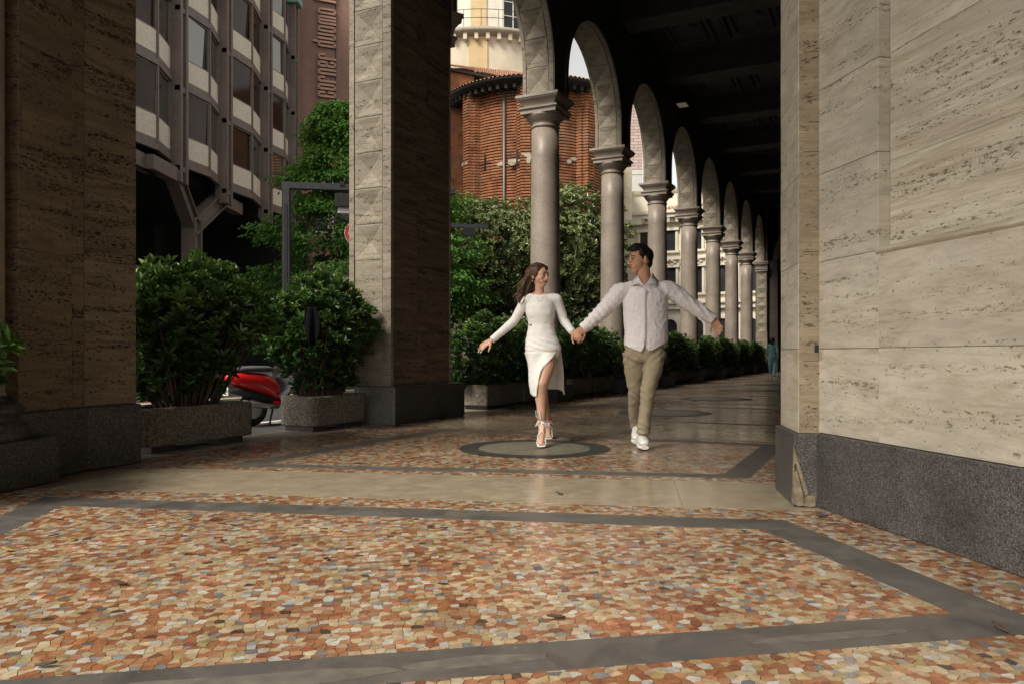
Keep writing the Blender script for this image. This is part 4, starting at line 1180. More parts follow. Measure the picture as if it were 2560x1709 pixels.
# ---- the brick church
def brick_mat():
    t = NT('old brick'); v = t.coords()
    f = t.noise(v, 1.6, 6, .65); r = t.noise(t.coords((1,1,3)), 7.5, 4, .7)
    c = t.ramp(r, [(.28,(.12,.052,.03)),(.48,(.34,.145,.074)),(.62,(.44,.20,.10)),(.78,(.54,.30,.17))])
    c = t.mix(c, t.ramp(f, [(.3,.50),(.5,.85),(.7,1.12)]), 1.0, 'MULTIPLY')
    c = t.mix(c, (.20,.165,.13), t.ramp(t.noise(t.coords((1,1,.6)), .9, 6, .7), [(.52,0),(.72,.65)]))
    pz = t.n('ShaderNodeSeparateXYZ', {0: v}).outputs['Z']
    w_ = t.n('ShaderNodeMath', {0: pz, 1: 2*pi/3.0}, operation='MULTIPLY')
    return t.fin(c, .9, t.bump(r, .5, .05), .2)
M['brick'] = brick_mat()
M['cream'] = plain('cream plaster', (.60,.535,.42), .85, .10, 1.2, .05)
M['ochre'] = plain('ochre plaster band', (.58,.44,.25), .85, .10, 1.2)
M['roof_tile'] = plain('clay roof tile', (.33,.175,.105), .85, .35, 3, .3)
ch = empty('brick_church', (1.4, 57, 0), 'round brick church apse with cream drum rising behind the magnolia trees', 'church')
CC = Vector((1.55, 57.0, 0)); CR = 5.45
def wallr(a, R0=CR, npil=8):
    x = (math.degrees(a) + 96 + 22.5) % 45 - 22.5
    return R0 + (.70 if abs(x) < 4.4 else (.38 if abs(x) < 7.4 else 0))
mb = MB(); NA_ = 240; z_ = 0.0; rows = []
rcb = random.Random(9)
while z_ < 18.8:
    st_ = .20; rows += [(z_, 0.0), (z_+st_*.60, .0), (z_+st_*.62, -.13), (z_+st_*.98, -.13)]; z_ += st_
vs = []
for (zr_, dr) in rows:
    for k in range(NA_):
        a = 2*pi*k/NA_; rr = wallr(a)+dr*(1+.5*mnoise.noise(Vector((cos(a)*6, sin(a)*6, zr_*3))))+.03*mnoise.noise(Vector((cos(a)*9, sin(a)*9, zr_*1.2)))
        vs.append((CC.x+rr*cos(a), CC.y+rr*sin(a), zr_+.03*mnoise.noise(Vector((cos(a)*3, sin(a)*3, zr_*.5)))))
ks = [k for k in range(NA_) if sin(2*pi*k/NA_) < .35]
mb.add(vs, [(j*NA_+k, j*NA_+(k+1)%NA_, (j+1)*NA_+(k+1)%NA_, (j+1)*NA_+k) for j in range(len(rows)-1) for k in ks])
mb.build('brick_wall', M['brick'], ch, fix=False)
# pale mortar repairs standing on the brickwork
M['repair'] = plain('pale mortar repair', (.40,.36,.29), .9, .2, 6, .3)
for zc in (14.1, 9.3):
    for k in range(26):
        a = R(-150+120*rcb.random()); 
        if rcb.random() < .35: continue
        rr = wallr(a)+.05; w_, h_ = rcb.uniform(.15,.55), rcb.uniform(.10,.28); zq = zc+rcb.uniform(-.35,.35)
        o_ = CC+Vector((cos(a)*rr, sin(a)*rr, zq)); tx = Vector((-sin(a), cos(a), 0)); nr = Vector((cos(a), sin(a), 0))
        pts = [o_+tx*(w_*cos(q)*rcb.uniform(.6,1))+Z*(h_*sin(q)*rcb.uniform(.6,1)) for q in [2*pi*i/9 for i in range(9)]]
        MB().add(pts+[p-nr*.14 for p in pts], [tuple(range(9)), tuple(range(17,8,-1))]+[(i,(i+1)%9,9+(i+1)%9,9+i) for i in range(9)]).build('mortar_repair', M['repair'], ch)
    # iron tie band with anchor crosses
    for a in (R(-128), R(-102), R(-74), R(-48)):
        rr = wallr(a)+.09; o_ = CC+Vector((cos(a)*rr, sin(a)*rr, zc)); tx = Vector((-sin(a), cos(a), 0)); nr = Vector((cos(a), sin(a), 0))
        MB().fbox(o_, tx, nr, Z, (-.04,.04), (0,.05), (-.55,.55)).fbox(o_, tx, nr, Z, (-.5,.5), (.0,.045), (-.03,.03)).build('iron_anchor', M['dark_metal'], ch)
a = R(-112); rr = CR+.12
MB().tube([CC+Vector((cos(a)*rr, sin(a)*rr, z_)) for z_ in (3, 10, 18.5)], .09, 8).build('downpipe', plain('grey zinc', (.16,.16,.16), .5, .1, 5, 0, .5), ch)
# eaves: dark soffit, gutter and tiled cone
MB().lathe([(CR-.2,18.7),(CR+1.15,19.1),(CR+1.2,19.17),(CR+1.2,19.3)], CC, 96, R(-205), R(25)).build('eaves', M['dark_metal'], ch, fix=False)
for k in range(40):
    a = R(-200+5.4*k); o_ = CC+Vector((cos(a)*(CR+.1), sin(a)*(CR+.1), 18.65)); nr = Vector((cos(a), sin(a), 0)); tx = Vector((-sin(a), cos(a), 0))
    MB().fbox(o_, nr, tx, Z, (0,.75), (-.10,.10), (0,.30)).build('rafter', plain('dark rafter', (.03,.025,.02), .9) if 'rafter' not in M else M['rafter'], ch) if k == 0 and M.setdefault('rafter', plain('dark rafter', (.03,.025,.02), .9)) is None else MB().fbox(o_, nr, tx, Z, (0,.75), (-.10,.10), (0,.30)).build('rafter', M['rafter'], ch)
def tiles(c, r0, z0, r1, z1, a0, a1, n, name='roof_tiles', rise=.12):
    mb = MB(); vs = []; m = n*4
    for j in range(5):
        t = j/4
        for k in range(m+1):
            a = a0+(a1-a0)*k/m; bump_ = rise*abs(sin(pi*k/4))
            r = r0+(r1-r0)*t; vs.append((c.x+r*cos(a), c.y+r*sin(a), z0+(z1-z0)*t+bump_))
    mb.add(vs, [(j*(m+1)+k, j*(m+1)+k+1, (j+1)*(m+1)+k+1, (j+1)*(m+1)+k) for j in range(4) for k in range(m)], False)
    return mb.build(name, M['roof_tile'], ch, fix=False)
tiles(CC, CR+1.28, 19.25, 2.0, 20.8, R(-205), R(25), 84)
# the square-ish middle storey and second roof
CM = Vector((-.6, 63.5, 0))
MB().lathe([(7.6,12),(7.6,21.3)], CM, 12, R(-190), R(10), smooth=False).build('middle_wall', M['cream'], ch, fix=False)
MB().box(-4.7, -2.75, 55.4, 57.2, 10, 21.6).build('side_brick_wall', M['brick'], ch)
w_ = MB().box(-2.05, -1.25, 55.95, 56.05, 19.25, 20.75).build('window', M['cream'], ch)
MB().box(-2.75, 4.0, 56.05, 58.0, 15, 21.2).build('middle_block', M['cream'], ch)
MB().box(-1.95, -1.35, 55.92, 55.94, 19.35, 20.65).build('pane', M['glass_grey'], w_)
MB().tube([Vector((-2.6,55.95,z_)) for z_ in (15,18,21)], .09, 8).build('downpipe', M['dark_metal'], ch)
mb = MB(); nT = 60; vs = []
for j in range(2):
    for k in range(nT*4+1):
        x = -5.2+9.6*k/(nT*4); vs.append((x, 55.1+2.6*j, 21.75-.20*(x+5.2)*(1 if j == 0 else .55)+1.0*j+.09*abs(sin(pi*k/4))))
mb.add(vs, [(k, k+1, nT*4+2+k, nT*4+1+k) for k in range(nT*4)]); mb.build('roof_tiles', M['roof_tile'], ch, fix=False)
MB().add([(-5.2,55.15,21.7),(4.4,55.15,19.78),(4.4,56.3,19.75),(-5.2,56.3,21.67),(-5.2,55.15,21.5),(4.4,55.15,19.6),(4.4,56.3,19.5),(-5.2,56.3,21.4)], [(0,1,2,3),(4,7,6,5),(0,4,5,1),(3,2,6,7)]).build('eaves', M['rafter'], ch)
# cream drum: lower storey, tile ring, balcony ring with brackets, upper storey with tall windows
CD = Vector((-2.35, 66.0, 0)); DR = 7.2
MB().lathe([(DR,14),(DR,25.5)], CD, 96, R(-190), R(-38)).build('drum_lower', M['cream'], ch, fix=False)
tiles(CD, DR+.55, 22.3, DR-.1, 22.75, R(-170), R(-38), 50, rise=.16)
MB().lathe([(DR-.1,25.3),(DR+.35,25.45),(DR+.62,25.6),(DR+.62,25.85),(DR-.6,25.9)], CD, 96, R(-190), R(-38)).build('balcony_ring', plain('grey stone cornice', (.33,.30,.25), .8, .2, 4), ch, fix=False)
MB().lathe([(DR-.5,25.8),(DR-.5,36)], CD, 96, R(-190), R(-38)).build('drum_upper', plain('white plaster', (.68,.64,.55), .85, .08, 1.5), ch, fix=False)
for k in range(20):
    a = R(-172+6.6*k); nr = Vector((cos(a), sin(a), 0)); tx = Vector((-sin(a), cos(a), 0)); o_ = CD+nr*(DR-.02)
    MB().fbox(o_, nr, tx, Z, (0,.45), (-.14,.14), (25.0,25.46)).build('bracket', M['cream'], ch)
for a in (R(-92), R(-47), R(-137)):
    nr = Vector((cos(a), sin(a), 0)); tx = Vector((-sin(a), cos(a), 0))
    MB().fbox(CD+nr*(DR-.03), nr, tx, Z, (-.4,.10), (-.72,.72), (14,25.2)).build('pilaster_band', M['ochre'], ch)
    MB().fbox(CD+nr*(DR-.52), nr, tx, Z, (-.4,.10), (-.62,.62), (25.9,36)).build('pilaster_band', M['ochre'], ch)
for a in (R(-115), R(-69)):
    nr = Vector((cos(a), sin(a), 0)); tx = Vector((-sin(a), cos(a), 0)); o_ = CD+nr*(DR-.50)
    fr = MB()
    for (x0, x1, z0, z1) in ((-.95,-.78,26.2,35),(.78,.95,26.2,35),(-.95,.95,26.05,26.25),(-.95,.95,29.4,29.7),(-.03,.03,26.2,35)): fr.fbox(o_, tx, nr, Z, (x0,x1), (-.1,.14), (z0,z1))
    for zq in (27.2, 28.3, 30.8, 31.9): fr.fbox(o_, tx, nr, Z, (-.8,.8), (-.05,.10), (zq-.03,zq+.03))
    wf = fr.build('window', M['paint_white'], ch)
    MB().fbox(o_, tx, nr, Z, (-.80,.80), (.0,.05), (26.2,35)).build('pane', M['glass_grey'], wf)
for zq in (26.55, 27.2): MB().tube([CD+Vector((cos(R(q))*(DR+.5), sin(R(q))*(DR+.5), zq)) for q in range(-170, -39, 4)], .025, 4).build('railing', M['dark_metal'], ch)
for q in range(-170, -39, 10): MB().tube([CD+Vector((cos(R(q))*(DR+.5), sin(R(q))*(DR+.5), zq)) for zq in (25.8, 27.2)], .02, 4).build('railing_post', M['dark_metal'], ch)
MB().box(-9, 6.3, 45.2, 45.7, 0, 3.6).build('garden_wall', plain('cream garden wall', (.42,.36,.27), .85, .2, 2, .1), ch)
MB().box(-9, 6.3, 45.1, 45.8, 3.6, 3.8).build('wall_coping', M['repair'], ch)
# ---- tall pale tower and low ochre house
tw = empty('tower_building', (13.9, 90, 0), 'tall pale grey building with pinkish brick top rising behind the second column', 'building')
t = NT('thin pink brick'); v = t.coords()
bt = t.n('ShaderNodeTexBrick', {'Vector': t.n('ShaderNodeMapping', {'Vector': v, 'Rotation': (R(90),0,0)}).outputs[0], 'Color1': (.40,.30,.27,1), 'Color2': (.50,.40,.37,1), 'Mortar': (.24,.18,.165,1), 'Scale': 1.0, 'Mortar Size': .05, 'Brick Width': 1.1, 'Row Height': .36})
M['pink_brick'] = t.fin(bt.outputs['Color'], .85)
M['tower_white'] = plain('pale grey cladding', (.50,.50,.48), .8, .08, .8)
MB().box(11.0, 15.35, 90, 100, 0, 22.6).build('lower_storeys', M['tower_white'], tw)
for k in range(11): MB().box(10.98, 15.37, 89.98, 100, 2+2.0*k, 2.06+2.0*k).build('floor_joint', M['steel_brown'], tw)
MB().box(11.0, 15.35, 90, 100, 22.6, 46).build('upper_storeys', M['pink_brick'], tw)
ol = empty('corner_house', (10.0, 66, 0), 'ochre house with stone balcony cornice beside the pale tower', 'building')
MB().box(3.0, 10.35, 66, 76, 0, 17.0).build('wall', plain('cream house wall', (.52,.45,.33), .85, .15, 1.5), ol)
MB().box(2.9, 11.0, 65.0, 66, 11.9, 12.35).build('balcony', M['repair'], ol)
for k in range(5):
    for x in (7.0, 9.2):
        f_ = MB().box(x-.55, x+.55, 65.95, 66.0, 1.2+3.3*k, 3.3+3.3*k).build('window', M['repair'], ol)
        MB().box(x-.42, x+.42, 65.92, 65.95, 1.3+3.3*k, 3.2+3.3*k).build('pane', M['glass_grey'], f_)
hs2 = empty('low_house', (17.5, 92, 0), 'low ochre house with dark roof edge beside the pale tower', 'building')
MB().box(15.4, 20.5, 93, 100, 0, 13.4).build('wall', plain('yellow ochre wall', (.50,.43,.30), .85, .12, 1.5), hs2)
MB().box(15.3, 20.6, 92.6, 100, 13.4, 13.75).build('roof_edge', M['repair'], hs2)
MB().box(15.6, 20.4, 92.97, 93.0, 10.4, 10.6).build('string_course', M['dark_metal'], hs2)
# ---- ornate bank
bk_ = empty('bank_building', S(61, -9), 'ornate cream stone bank with red lettering along its attic', 'building')
M['bank'] = plain('cream bank stone', (.66,.61,.51), .8, .12, 1.0, .15)
M['bank_dark'] = plain('weathered bank stone', (.46,.42,.34), .85, .2, 1.5, .2)
BS = 60.0; b0, b1_ = -22.0, 3.0
MB().fbox(C2, U1, N1, Z, (BS,BS+12), (b0,b1_), (0,13.6)).build('wall', M['bank'], bk_)
MB().fbox(C2, U1, N1, Z, (BS+.5,BS+12), (b0+.4,b1_-.4), (13.6,15.6)).build('attic', M['bank'], bk_)
for (z0, z1, d) in ((4.9,5.35,.35),(5.35,5.5,.55),(9.3,9.5,.25),(12.6,13.0,.45),(13.0,13.35,.85),(13.35,13.62,1.05),(15.5,15.75,-.3)):
    MB().fbox(C2, U1, N1, Z, (BS-d,BS+.3), (b0-.2,b1_+.2), (z0,z1)).build('cornice', M['bank'], bk_)
nn_ = b0+1.2; kk = 0
while nn_ < b1_-1.5:
    def opening(c, hw, z0, z1, arched=False):
        fr = MB(); o_ = S(BS, c)
        fr.fbox(o_, N1, -U1, Z, (-hw-.22,-hw), (0,.16), (z0,z1)); fr.fbox(o_, N1, -U1, Z, (hw,hw+.22), (0,.16), (z0,z1))
        if arched:
            vs = []
            for q in range(13):
                a = pi*q/12
                for r_, dd in ((hw,0),(hw+.22,0),(hw+.22,.16),(hw,.16)): vs.append(o_+N1*(-r_*cos(a))-U1*dd+Z*(z1+r_*sin(a)))
            fr.add(vs, [(4*i+k, 4*i+(k+1)%4, 4*(i+1)+(k+1)%4, 4*(i+1)+k) for i in range(12) for k in range(4)])
        else:
            fr.fbox(o_, N1, -U1, Z, (-hw-.35,hw+.35), (0,.30), (z1,z1+.22)); fr.fbox(o_, N1, -U1, Z, (-hw-.35,hw+.35), (0,.26), (z0-.2,z0))
        w_ = fr.build('window', M['bank'], bk_)
        pn = MB(); pn.fbox(o_, N1, -U1, Z, (-hw,hw), (.01,.03), (z0,z1))
        if arched: pn.add([o_-U1*.03+N1*(-hw*cos(pi*q/12))+Z*(z1+hw*sin(pi*q/12)) for q in range(13)], [tuple(range(13))])
        pn.build('pane', M['glass_grey'], w_)
    opening(nn_, .62, .9, 3.4, True); opening(nn_, .50, 6.3, 8.6); opening(nn_, .46, 10.1, 11.9)
    for z0, z1 in ((5.5,9.3),(9.5,12.6)):
        MB().fbox(S(BS, nn_+1.15), N1, -U1, Z, (-.24,.24), (0,.22), (z0,z1)).build('pilaster', M['bank'], bk_)
        MB().fbox(S(BS, nn_+1.15), N1, -U1, Z, (-.32,.32), (0,.32), (z1-.45,z1-.05)).build('pilaster_capital', M['bank_dark'], bk_)
    cart = MB(); o_ = S(BS-.2, nn_, 9.0)
    for q in range(6): cart.ball(o_+N1*(.42*cos(q*1.05))+Z*(.22*sin(q*1.05)), .17, seg=8, rings=5)
    cart.build('carved_cartouche', M['bank_dark'], bk_, fix=False)
    for q in range(3): MB().fbox(S(BS, nn_-.75+.75*q), N1, -U1, Z, (-.12,.12), (.4,.8), (12.55,13.0)).build('cornice_bracket', M['bank_dark'], bk_)
    nn_ += 2.3
bs = empty('bank_sign', S(BS+.5, -9, 14), 'red lettering reading banca commerciale along the bank attic', 'sign')
def text_mesh(body, size, name):
    cu = bpy.data.curves.new(name, 'FONT'); cu.body = body; cu.size = size; cu.extrude = .03; cu.align_x = 'LEFT'
    ob_ = bpy.data.objects.new(name, cu); COL.objects.link(ob_); dg = bpy.context.evaluated_depsgraph_get()
    me = bpy.data.meshes.new_from_object(ob_.evaluated_get(dg)); bpy.data.objects.remove(ob_); return me
me = text_mesh('BANCA COMMERCIALE', .52, 'sign_lettering')
lt = bpy.data.objects.new('sign_lettering', me); COL.objects.link(lt); me.materials.append(plain('red sign paint', (.36,.05,.035), .6, .1, 4))
lt.matrix_world = Matrix(((N1.x,0,-U1.x,0),(N1.y,0,-U1.y,0),(0,1,0,0),(0,0,0,1))); lt.location = S(BS+.45, -12.3, 13.85)
lm = Matrix.Translation(lt.location) @ lt.rotation_euler.to_matrix().to_4x4()
lt.parent = bs; lt.matrix_parent_inverse = Matrix.Translation(-bs.location)

# ---- the storeys of the arcade building above the passage
ab = empty('arcade_building', S(20, 6, CEIL), 'upper storeys of the travertine building carried by the arcade', 'building')
MB().prism(region(H1n(-.62, 16), H1s(None, 48), HB(4.75)), CEIL+.31, 13).build('upper_storeys', M['trav_jamb'], ab)
MB().prism(region(H2n(-2.9, 14), H2s(-14), HB(None, 4.74)), CEIL+.31, 15).build('upper_storeys', M['trav_jamb'], ab)
# ================================================================ STREET THINGS
M['red_paint'] = plain('glossy red paint', (.62,.012,.014), .22, .05, 4, 0, 0, .6)
M['rubber'] = plain('black rubber', (.014,.014,.015), .75, .2, 20)
M['grey_plastic'] = plain('grey seat vinyl', (.085,.088,.095), .55, .15, 15, .1)
M['apron'] = plain('grey apron fabric', (.075,.072,.08), .85, .25, 9, .3)
M['chrome'] = plain('scratched alloy', (.45,.45,.45), .3, .1, 9, 0, .9)
sc_o = S(.10, -2.30, ROAD_Z)
sc = empty('motor_scooter', sc_o, 'parked red motor scooter with grey leg apron behind the planters', 'scooter')
F_, L_ = dirv(30), None
L_ = Vector((-F_.y, F_.x, 0))
def q(x, y, z_): return sc_o + F_*x + L_*y + Z*z_
def wheel(x, nm):
    c = q(x, 0, .235); tyre = MB(); vs = []
    for k in range(28):
        a = 2*pi*k/28
        for j in range(8):
            b = 2*pi*j/8; r = .185+.05*cos(b); vs.append(c + F_*(r*cos(a)) + Z*(r*sin(a)) + L_*(.048*sin(b)))
    tyre.add(vs, [(k*8+j, k*8+(j+1)%8, ((k+1)%28)*8+(j+1)%8, ((k+1)%28)*8+j) for k in range(28) for j in range(8)], True)
    w_ = tyre.build(nm, M['rubber'], sc)
    rim = MB()
    rim.tube([c-L_*.03, c+L_*.03], .135, 20); 
    for k in range(5):
        a = 2*pi*k/5; rim.tube([c+L_*.034, c+L_*.034+F_*(.12*cos(a))+Z*(.12*sin(a))], .016, 6)
    rim.build('rim', M['chrome'], w_)
wheel(0, 'wheel'); wheel(1.28, 'wheel')
def hull(sections, nm, mat, seg=16, p=2.6):
    """loft of superellipse sections (x, z_centre, half_width, half_height) along the scooter"""
    mb = MB(); vs = []
    for (x, zc, hw, hh) in sections:
        for k in range(seg):
            a = 2*pi*k/seg; ca, sa = cos(a), sin(a)
            vs.append(q(x, hw*math.copysign(abs(ca)**(2/p), ca), zc+hh*math.copysign(abs(sa)**(2/p), sa)))
    n = len(sections)
    fs = [(j*seg+k, j*seg+(k+1)%seg, (j+1)*seg+(k+1)%seg, (j+1)*seg+k) for j in range(n-1) for k in range(seg)] + [tuple(range(seg-1,-1,-1)), tuple((n-1)*seg+k for k in range(seg))]
    mb.add(vs, fs, True); return mb.build(nm, mat, sc)
hull([(-.46,.66,.05,.03),(-.42,.655,.11,.06),(-.30,.635,.155,.095),(-.10,.60,.18,.125),(.12,.555,.185,.15),(.26,.50,.175,.16),(.34,.44,.165,.13),(.38,.40,.15,.08)], 'tail_body', M['red_paint'])
hull([(-.34,.50,.10,.04),(-.1,.44,.13,.06),(.2,.36,.14,.07),(.36,.30,.13,.06)], 'engine_cover', M['rubber'])
hull([(.24,.32,.15,.03),(.36,.285,.19,.035),(.60,.27,.20,.032),(.84,.28,.20,.035),(.94,.33,.18,.05)], 'floorboard', M['red_paint'])
hull([(.86,.33,.16,.07),(.93,.50,.20,.13),(.98,.70,.21,.12),(1.0,.86,.16,.09),(1.02,.95,.10,.05)], 'leg_shield', M['red_paint'])
hull([(1.02,.38,.07,.03),(1.15,.48,.085,.035),(1.30,.50,.085,.035),(1.45,.44,.075,.03)], 'front_fender', M['red_paint'])
hull([(-.36,.745,.06,.02),(-.28,.765,.13,.035),(0,.765,.155,.04),(.20,.76,.14,.04),(.32,.745,.08,.03)], 'seat', M['grey_plastic'])
MB().tube([q(.86,.02,.95), q(.98,0,1.02), q(1.06,0,.92), q(1.24,0,.40)], .03, 8).build('steering_column', M['rubber'], sc)
MB().tube([q(.80,.34,1.06), q(.93,.16,1.04), q(.95,0,1.02), q(.93,-.16,1.04), q(.80,-.34,1.06)], .017, 8).build('handlebar', M['rubber'], sc)
hull([(.90,1.02,.09,.05),(1.0,1.03,.10,.07),(1.08,1.0,.06,.05)], 'headlight_shell', M['red_paint'])
for s_ in (-1, 1):
    MB().tube([q(.86,.26*s_,1.06), q(.83,.33*s_,1.22)], .008, 6).ball(q(.83,.34*s_,1.26), .05, .02, .035).build('mirror', M['rubber'], sc, fix=False)
mb = MB()
def apron(u, v):
    x = .28+.62*v+.06*sin(u*9)*v; y = (u-.5)*.50*(1-.15*v); z_ = .52+.42*v - .22*abs(u-.5)*2*(1-.3*v) + .03*sin(u*14+v*5)
    return q(x, y, z_)
mb.grid(apron, 26, 18); ap = mb.build('leg_apron', M['apron'], sc, fix=False); ap.modifiers.new('s', 'SOLIDIFY').thickness = .012
mb = MB()
def apron2(u, v): return q(.55+.36*v, .27-.02*v, .25+.50*u+.12*v*u)+L_*(.02*sin(u*8))
mb.grid(apron2, 14, 10); ap = mb.build('leg_apron', M['apron'], sc, fix=False); ap.modifiers.new('s', 'SOLIDIFY').thickness = .012
MB().tube([q(.24,.12,.24), q(.16,.16,.10), q(.12,.18,.008)], .014, 6).tube([q(.24,-.12,.24), q(.16,-.16,.10), q(.12,-.18,.008)], .014, 6).build('kickstand', M['rubber'], sc)
MB().tube([q(.3,-.14,.26), q(.05,-.17,.27), q(-.3,-.17,.33)], .04, 10).build('exhaust', M['chrome'], sc)
MB().fbox(q(-.47,0,.50), F_, L_, Z, (-.01,.0), (-.09,.09), (-.07,.06)).build('number_plate', M['paint_white'], sc)
# ---- camera gantry
gp = PX(716, 471, 19.0); gb = Vector((gp.x, gp.y, ROAD_Z))
gt = empty('camera_gantry', gb, 'dark steel post with long arm carrying a traffic camera before the green tree', 'post')
M['gantry'] = plain('dark grey steel', (.045,.046,.05), .5, .15, 6, 0, .4)
GD = Vector((.985, .17, 0)); GN = Vector((GD.y, -GD.x, 0))
MB().fbox(gb, GD, GN, Z, (-.10,.10), (-.10,.10), (0,gp.z-ROAD_Z)).build('post', M['gantry'], gt, bevel=.02)
MB().fbox(gb, GD, GN, Z, (-.035,.035), (.10,.118), (.1,gp.z-ROAD_Z-.4)).build('cable_channel', M['dark_metal'], gt)
MB().fbox(gb, GD, GN, Z, (-.12,4.2), (-.07,.07), (gp.z-ROAD_Z-.02,gp.z-ROAD_Z+.15)).build('arm', M['gantry'], gt, bevel=.015)
zt = gp.z-ROAD_Z
MB().fbox(gb, GD, GN, Z, (1.18,1.62), (-.10,.22), (zt-.46,zt-.12)).build('camera_hood', M['dark_metal'], gt, bevel=.01)
MB().fbox(gb, GD, GN, Z, (1.25,1.90), (-.06,.14), (zt-.60,zt-.42)).build('camera_box', plain('white camera box', (.55,.55,.53), .5, .1, 8), gt, bevel=.01)
MB().fbox(gb, GD, GN, Z, (1.95,2.05), (-.04,.04), (zt-.55,zt+.0)).build('bracket', M['gantry'], gt)
MB().tube([gb+GD*1.2+Z*(zt-.5), gb+GD*1.22+Z*(zt-.85), gb+GD*1.45+Z*(zt-.98), gb+GD*1.55+Z*(zt-.6)], .012, 5).build('cable', M['dark_metal'], gt)
for k in (1.35, 1.9): MB().fbox(gb, GD, GN, Z, (k-.05,k+.05), (-.1,.1), (zt+.1,zt+.2)).build('clamp', M['dark_metal'], gt)
# ---- second arm seen past the pier
ga = PX(1040, 562, 19.5); g2 = empty('street_arm_post', Vector((ga.x, ga.y, ROAD_Z)), 'dark steel post with a short arm reaching in front of the magnolia', 'post')
MB().fbox(Vector((ga.x,ga.y,ROAD_Z)), GD, GN, Z, (-.08,.08), (-.08,.08), (0,ga.z-ROAD_Z+.1)).build('post', M['gantry'], g2)
MB().fbox(Vector((ga.x,ga.y,ga.z)), GD, GN, Z, (-.08,1.85), (-.05,.05), (-.05,.05)).build('arm', M['gantry'], g2)
MB().fbox(Vector((ga.x,ga.y,ga.z)), GD, GN, Z, (1.2,1.5), (-.05,.05), (-.25,-.05)).build('lamp_head', M['dark_metal'], g2)
# ---- no entry sign
ns = PX(890, 583, 20.0); nb_ = Vector((ns.x, ns.y+.05, ROAD_Z))
ne = empty('no_entry_sign', nb_, 'round red no entry sign on a grey post half hidden by the diamond-cut pier', 'sign')
MB().tube([nb_, Vector((nb_.x, nb_.y, ns.z+.35))], .03, 8).build('post', M['gantry'], ne)
def disc(r, y0, y1, mat, nm): MB().tube([Vector((ns.x, y0, ns.z)), Vector((ns.x, y1, ns.z))], r, 32).build(nm, mat, ne)
disc(.305, ns.y, ns.y-.012, M['paint_white'], 'sign_rim'); disc(.288, ns.y-.0125, ns.y-.016, plain('sign red', (.55,.015,.02), .4, .05), 'sign_face')
MB().box(ns.x-.20, ns.x+.20, ns.y-.020, ns.y-.0165, ns.z-.045, ns.z+.045).build('white_bar', M['paint_white'], ne)
# ---- bollard far down the passage
bc = G(1904, 926); bo = empty('bollard', bc, 'short reddish bollard beside the last shrub of the passage', 'bollard')
MB().lathe([(.07,0),(.07,.62),(.055,.70),(.02,.73)], bc, 14).build('bollard_post', plain('reddish stone', (.30,.16,.12), .7, .15, 9), bo)
MB().lathe([(.10,0),(.10,.06),(.07,.07)], bc, 14).build('bollard_foot', M['granite_dark'], bo)
# ---- fallen leaves
fl_m = [plain('dry yellow leaf', (.42,.30,.07), .7, .2, 30), plain('dry brown leaf', (.085,.055,.035), .8, .3, 30)]
words = [('yellow dry leaf curled on the mosaic near the dark cement corner', 0, 182, 1350), ('yellow sliver of leaf lying on the mosaic border by the pier plinth', 0, 20, 1378),
         ('dark dry leaf lying beside the front cement band', 1, 115, 1668), ('brown curled leaf on the open mosaic field', 1, 300, 1462),
         ('small brown leaf scrap on the beige threshold stone', 1, 1398, 1236), ('dark leaf crumb on the cement band by the granite wall', 1, 2500, 1575),
         ('brown leaf scrap lying in the middle of the mosaic panel', 1, 815, 1400), ('flat brown leaf on mosaic in front of the beige threshold', 1, 1390, 1548)]
rl = random.Random(6)
for lab, mi, px, py in words:
    c = G(px, py); a = rl.random()*6.28; d = Vector((cos(a), sin(a), 0)); e = Vector((-d.y, d.x, 0)); l = rl.uniform(.022,.034); w_ = l*.38
    mb = MB(); vs = []
    for j in range(7):
        t = j/6; ww_ = w_*sin(pi*(.06+.90*t)); 
        for k in (-1, 0, 1): vs.append(c + d*(l*(t-.5)*2) + e*(ww_*k) + Z*(.004+.006*abs(k)+.010*t*t))
    mb.add(vs, [(j*3+k, j*3+k+1, (j+1)*3+k+1, (j+1)*3+k) for j in range(6) for k in range(2)], True)
    o = mb.build('fallen_leaf', fl_m[mi], None, fix=False); tag(o, lab, 'leaf'); o.modifiers.new('s', 'SOLIDIFY').thickness = .0012
# ================================================================ PEOPLE
def skin_mat(name, col, red=(.45,.13,.08)):
    t = NT(name); v = t.coords()
    c = t.mix(col, tuple(a*.85+b*.15 for a, b in zip(col, red)), t.ramp(t.noise(v, 14, 4), [(.35,0),(.75,1)]))
    return t.fin(c, .48, t.bump(t.noise(v, 300, 2), .05, .001), .4, Subsurface_Weight=.12, Subsurface_Radius=(.012,.005,.003), Subsurface_Scale=.5)
def cloth_mat(name, col, fine=420, fold=24, amt=.35, rough=.9, var=.10):
    t = NT(name); v = t.coords()
    f = t.noise(v, fold, 4, .55, .5); w_ = t.noise(v, fine, 2)
    c = t.mix(tuple(x*(1-var) for x in col), tuple(min(1,x*(1+var)) for x in col), f)
    return t.fin(c, rough, t.bump(f, amt, .010, t.bump(w_, .18, .0015)), .2, Sheen_Weight=.15)
M['skin_f'] = skin_mat('light warm skin', (.62,.37,.26)); M['skin_m'] = skin_mat('tanned skin', (.56,.31,.20))
M['white_knit'] = cloth_mat('white knit', (.83,.82,.80), 500, 16, .22)
M['linen'] = cloth_mat('pale lilac linen', (.80,.75,.765), 480, 34, .55)
M['khaki'] = cloth_mat('khaki cotton', (.33,.275,.185), 400, 18, .40)
M['shoe_white'] = plain('white leather', (.80,.79,.76), .5, .08, 20, .05)
M['shoe_sole'] = plain('white sole', (.74,.72,.68), .7, .1, 20)
M['teal'] = cloth_mat('teal cotton', (.13,.27,.255), 200, 14, .5); M['teal_d'] = cloth_mat('washed teal denim', (.12,.25,.28), 200, 14, .5)
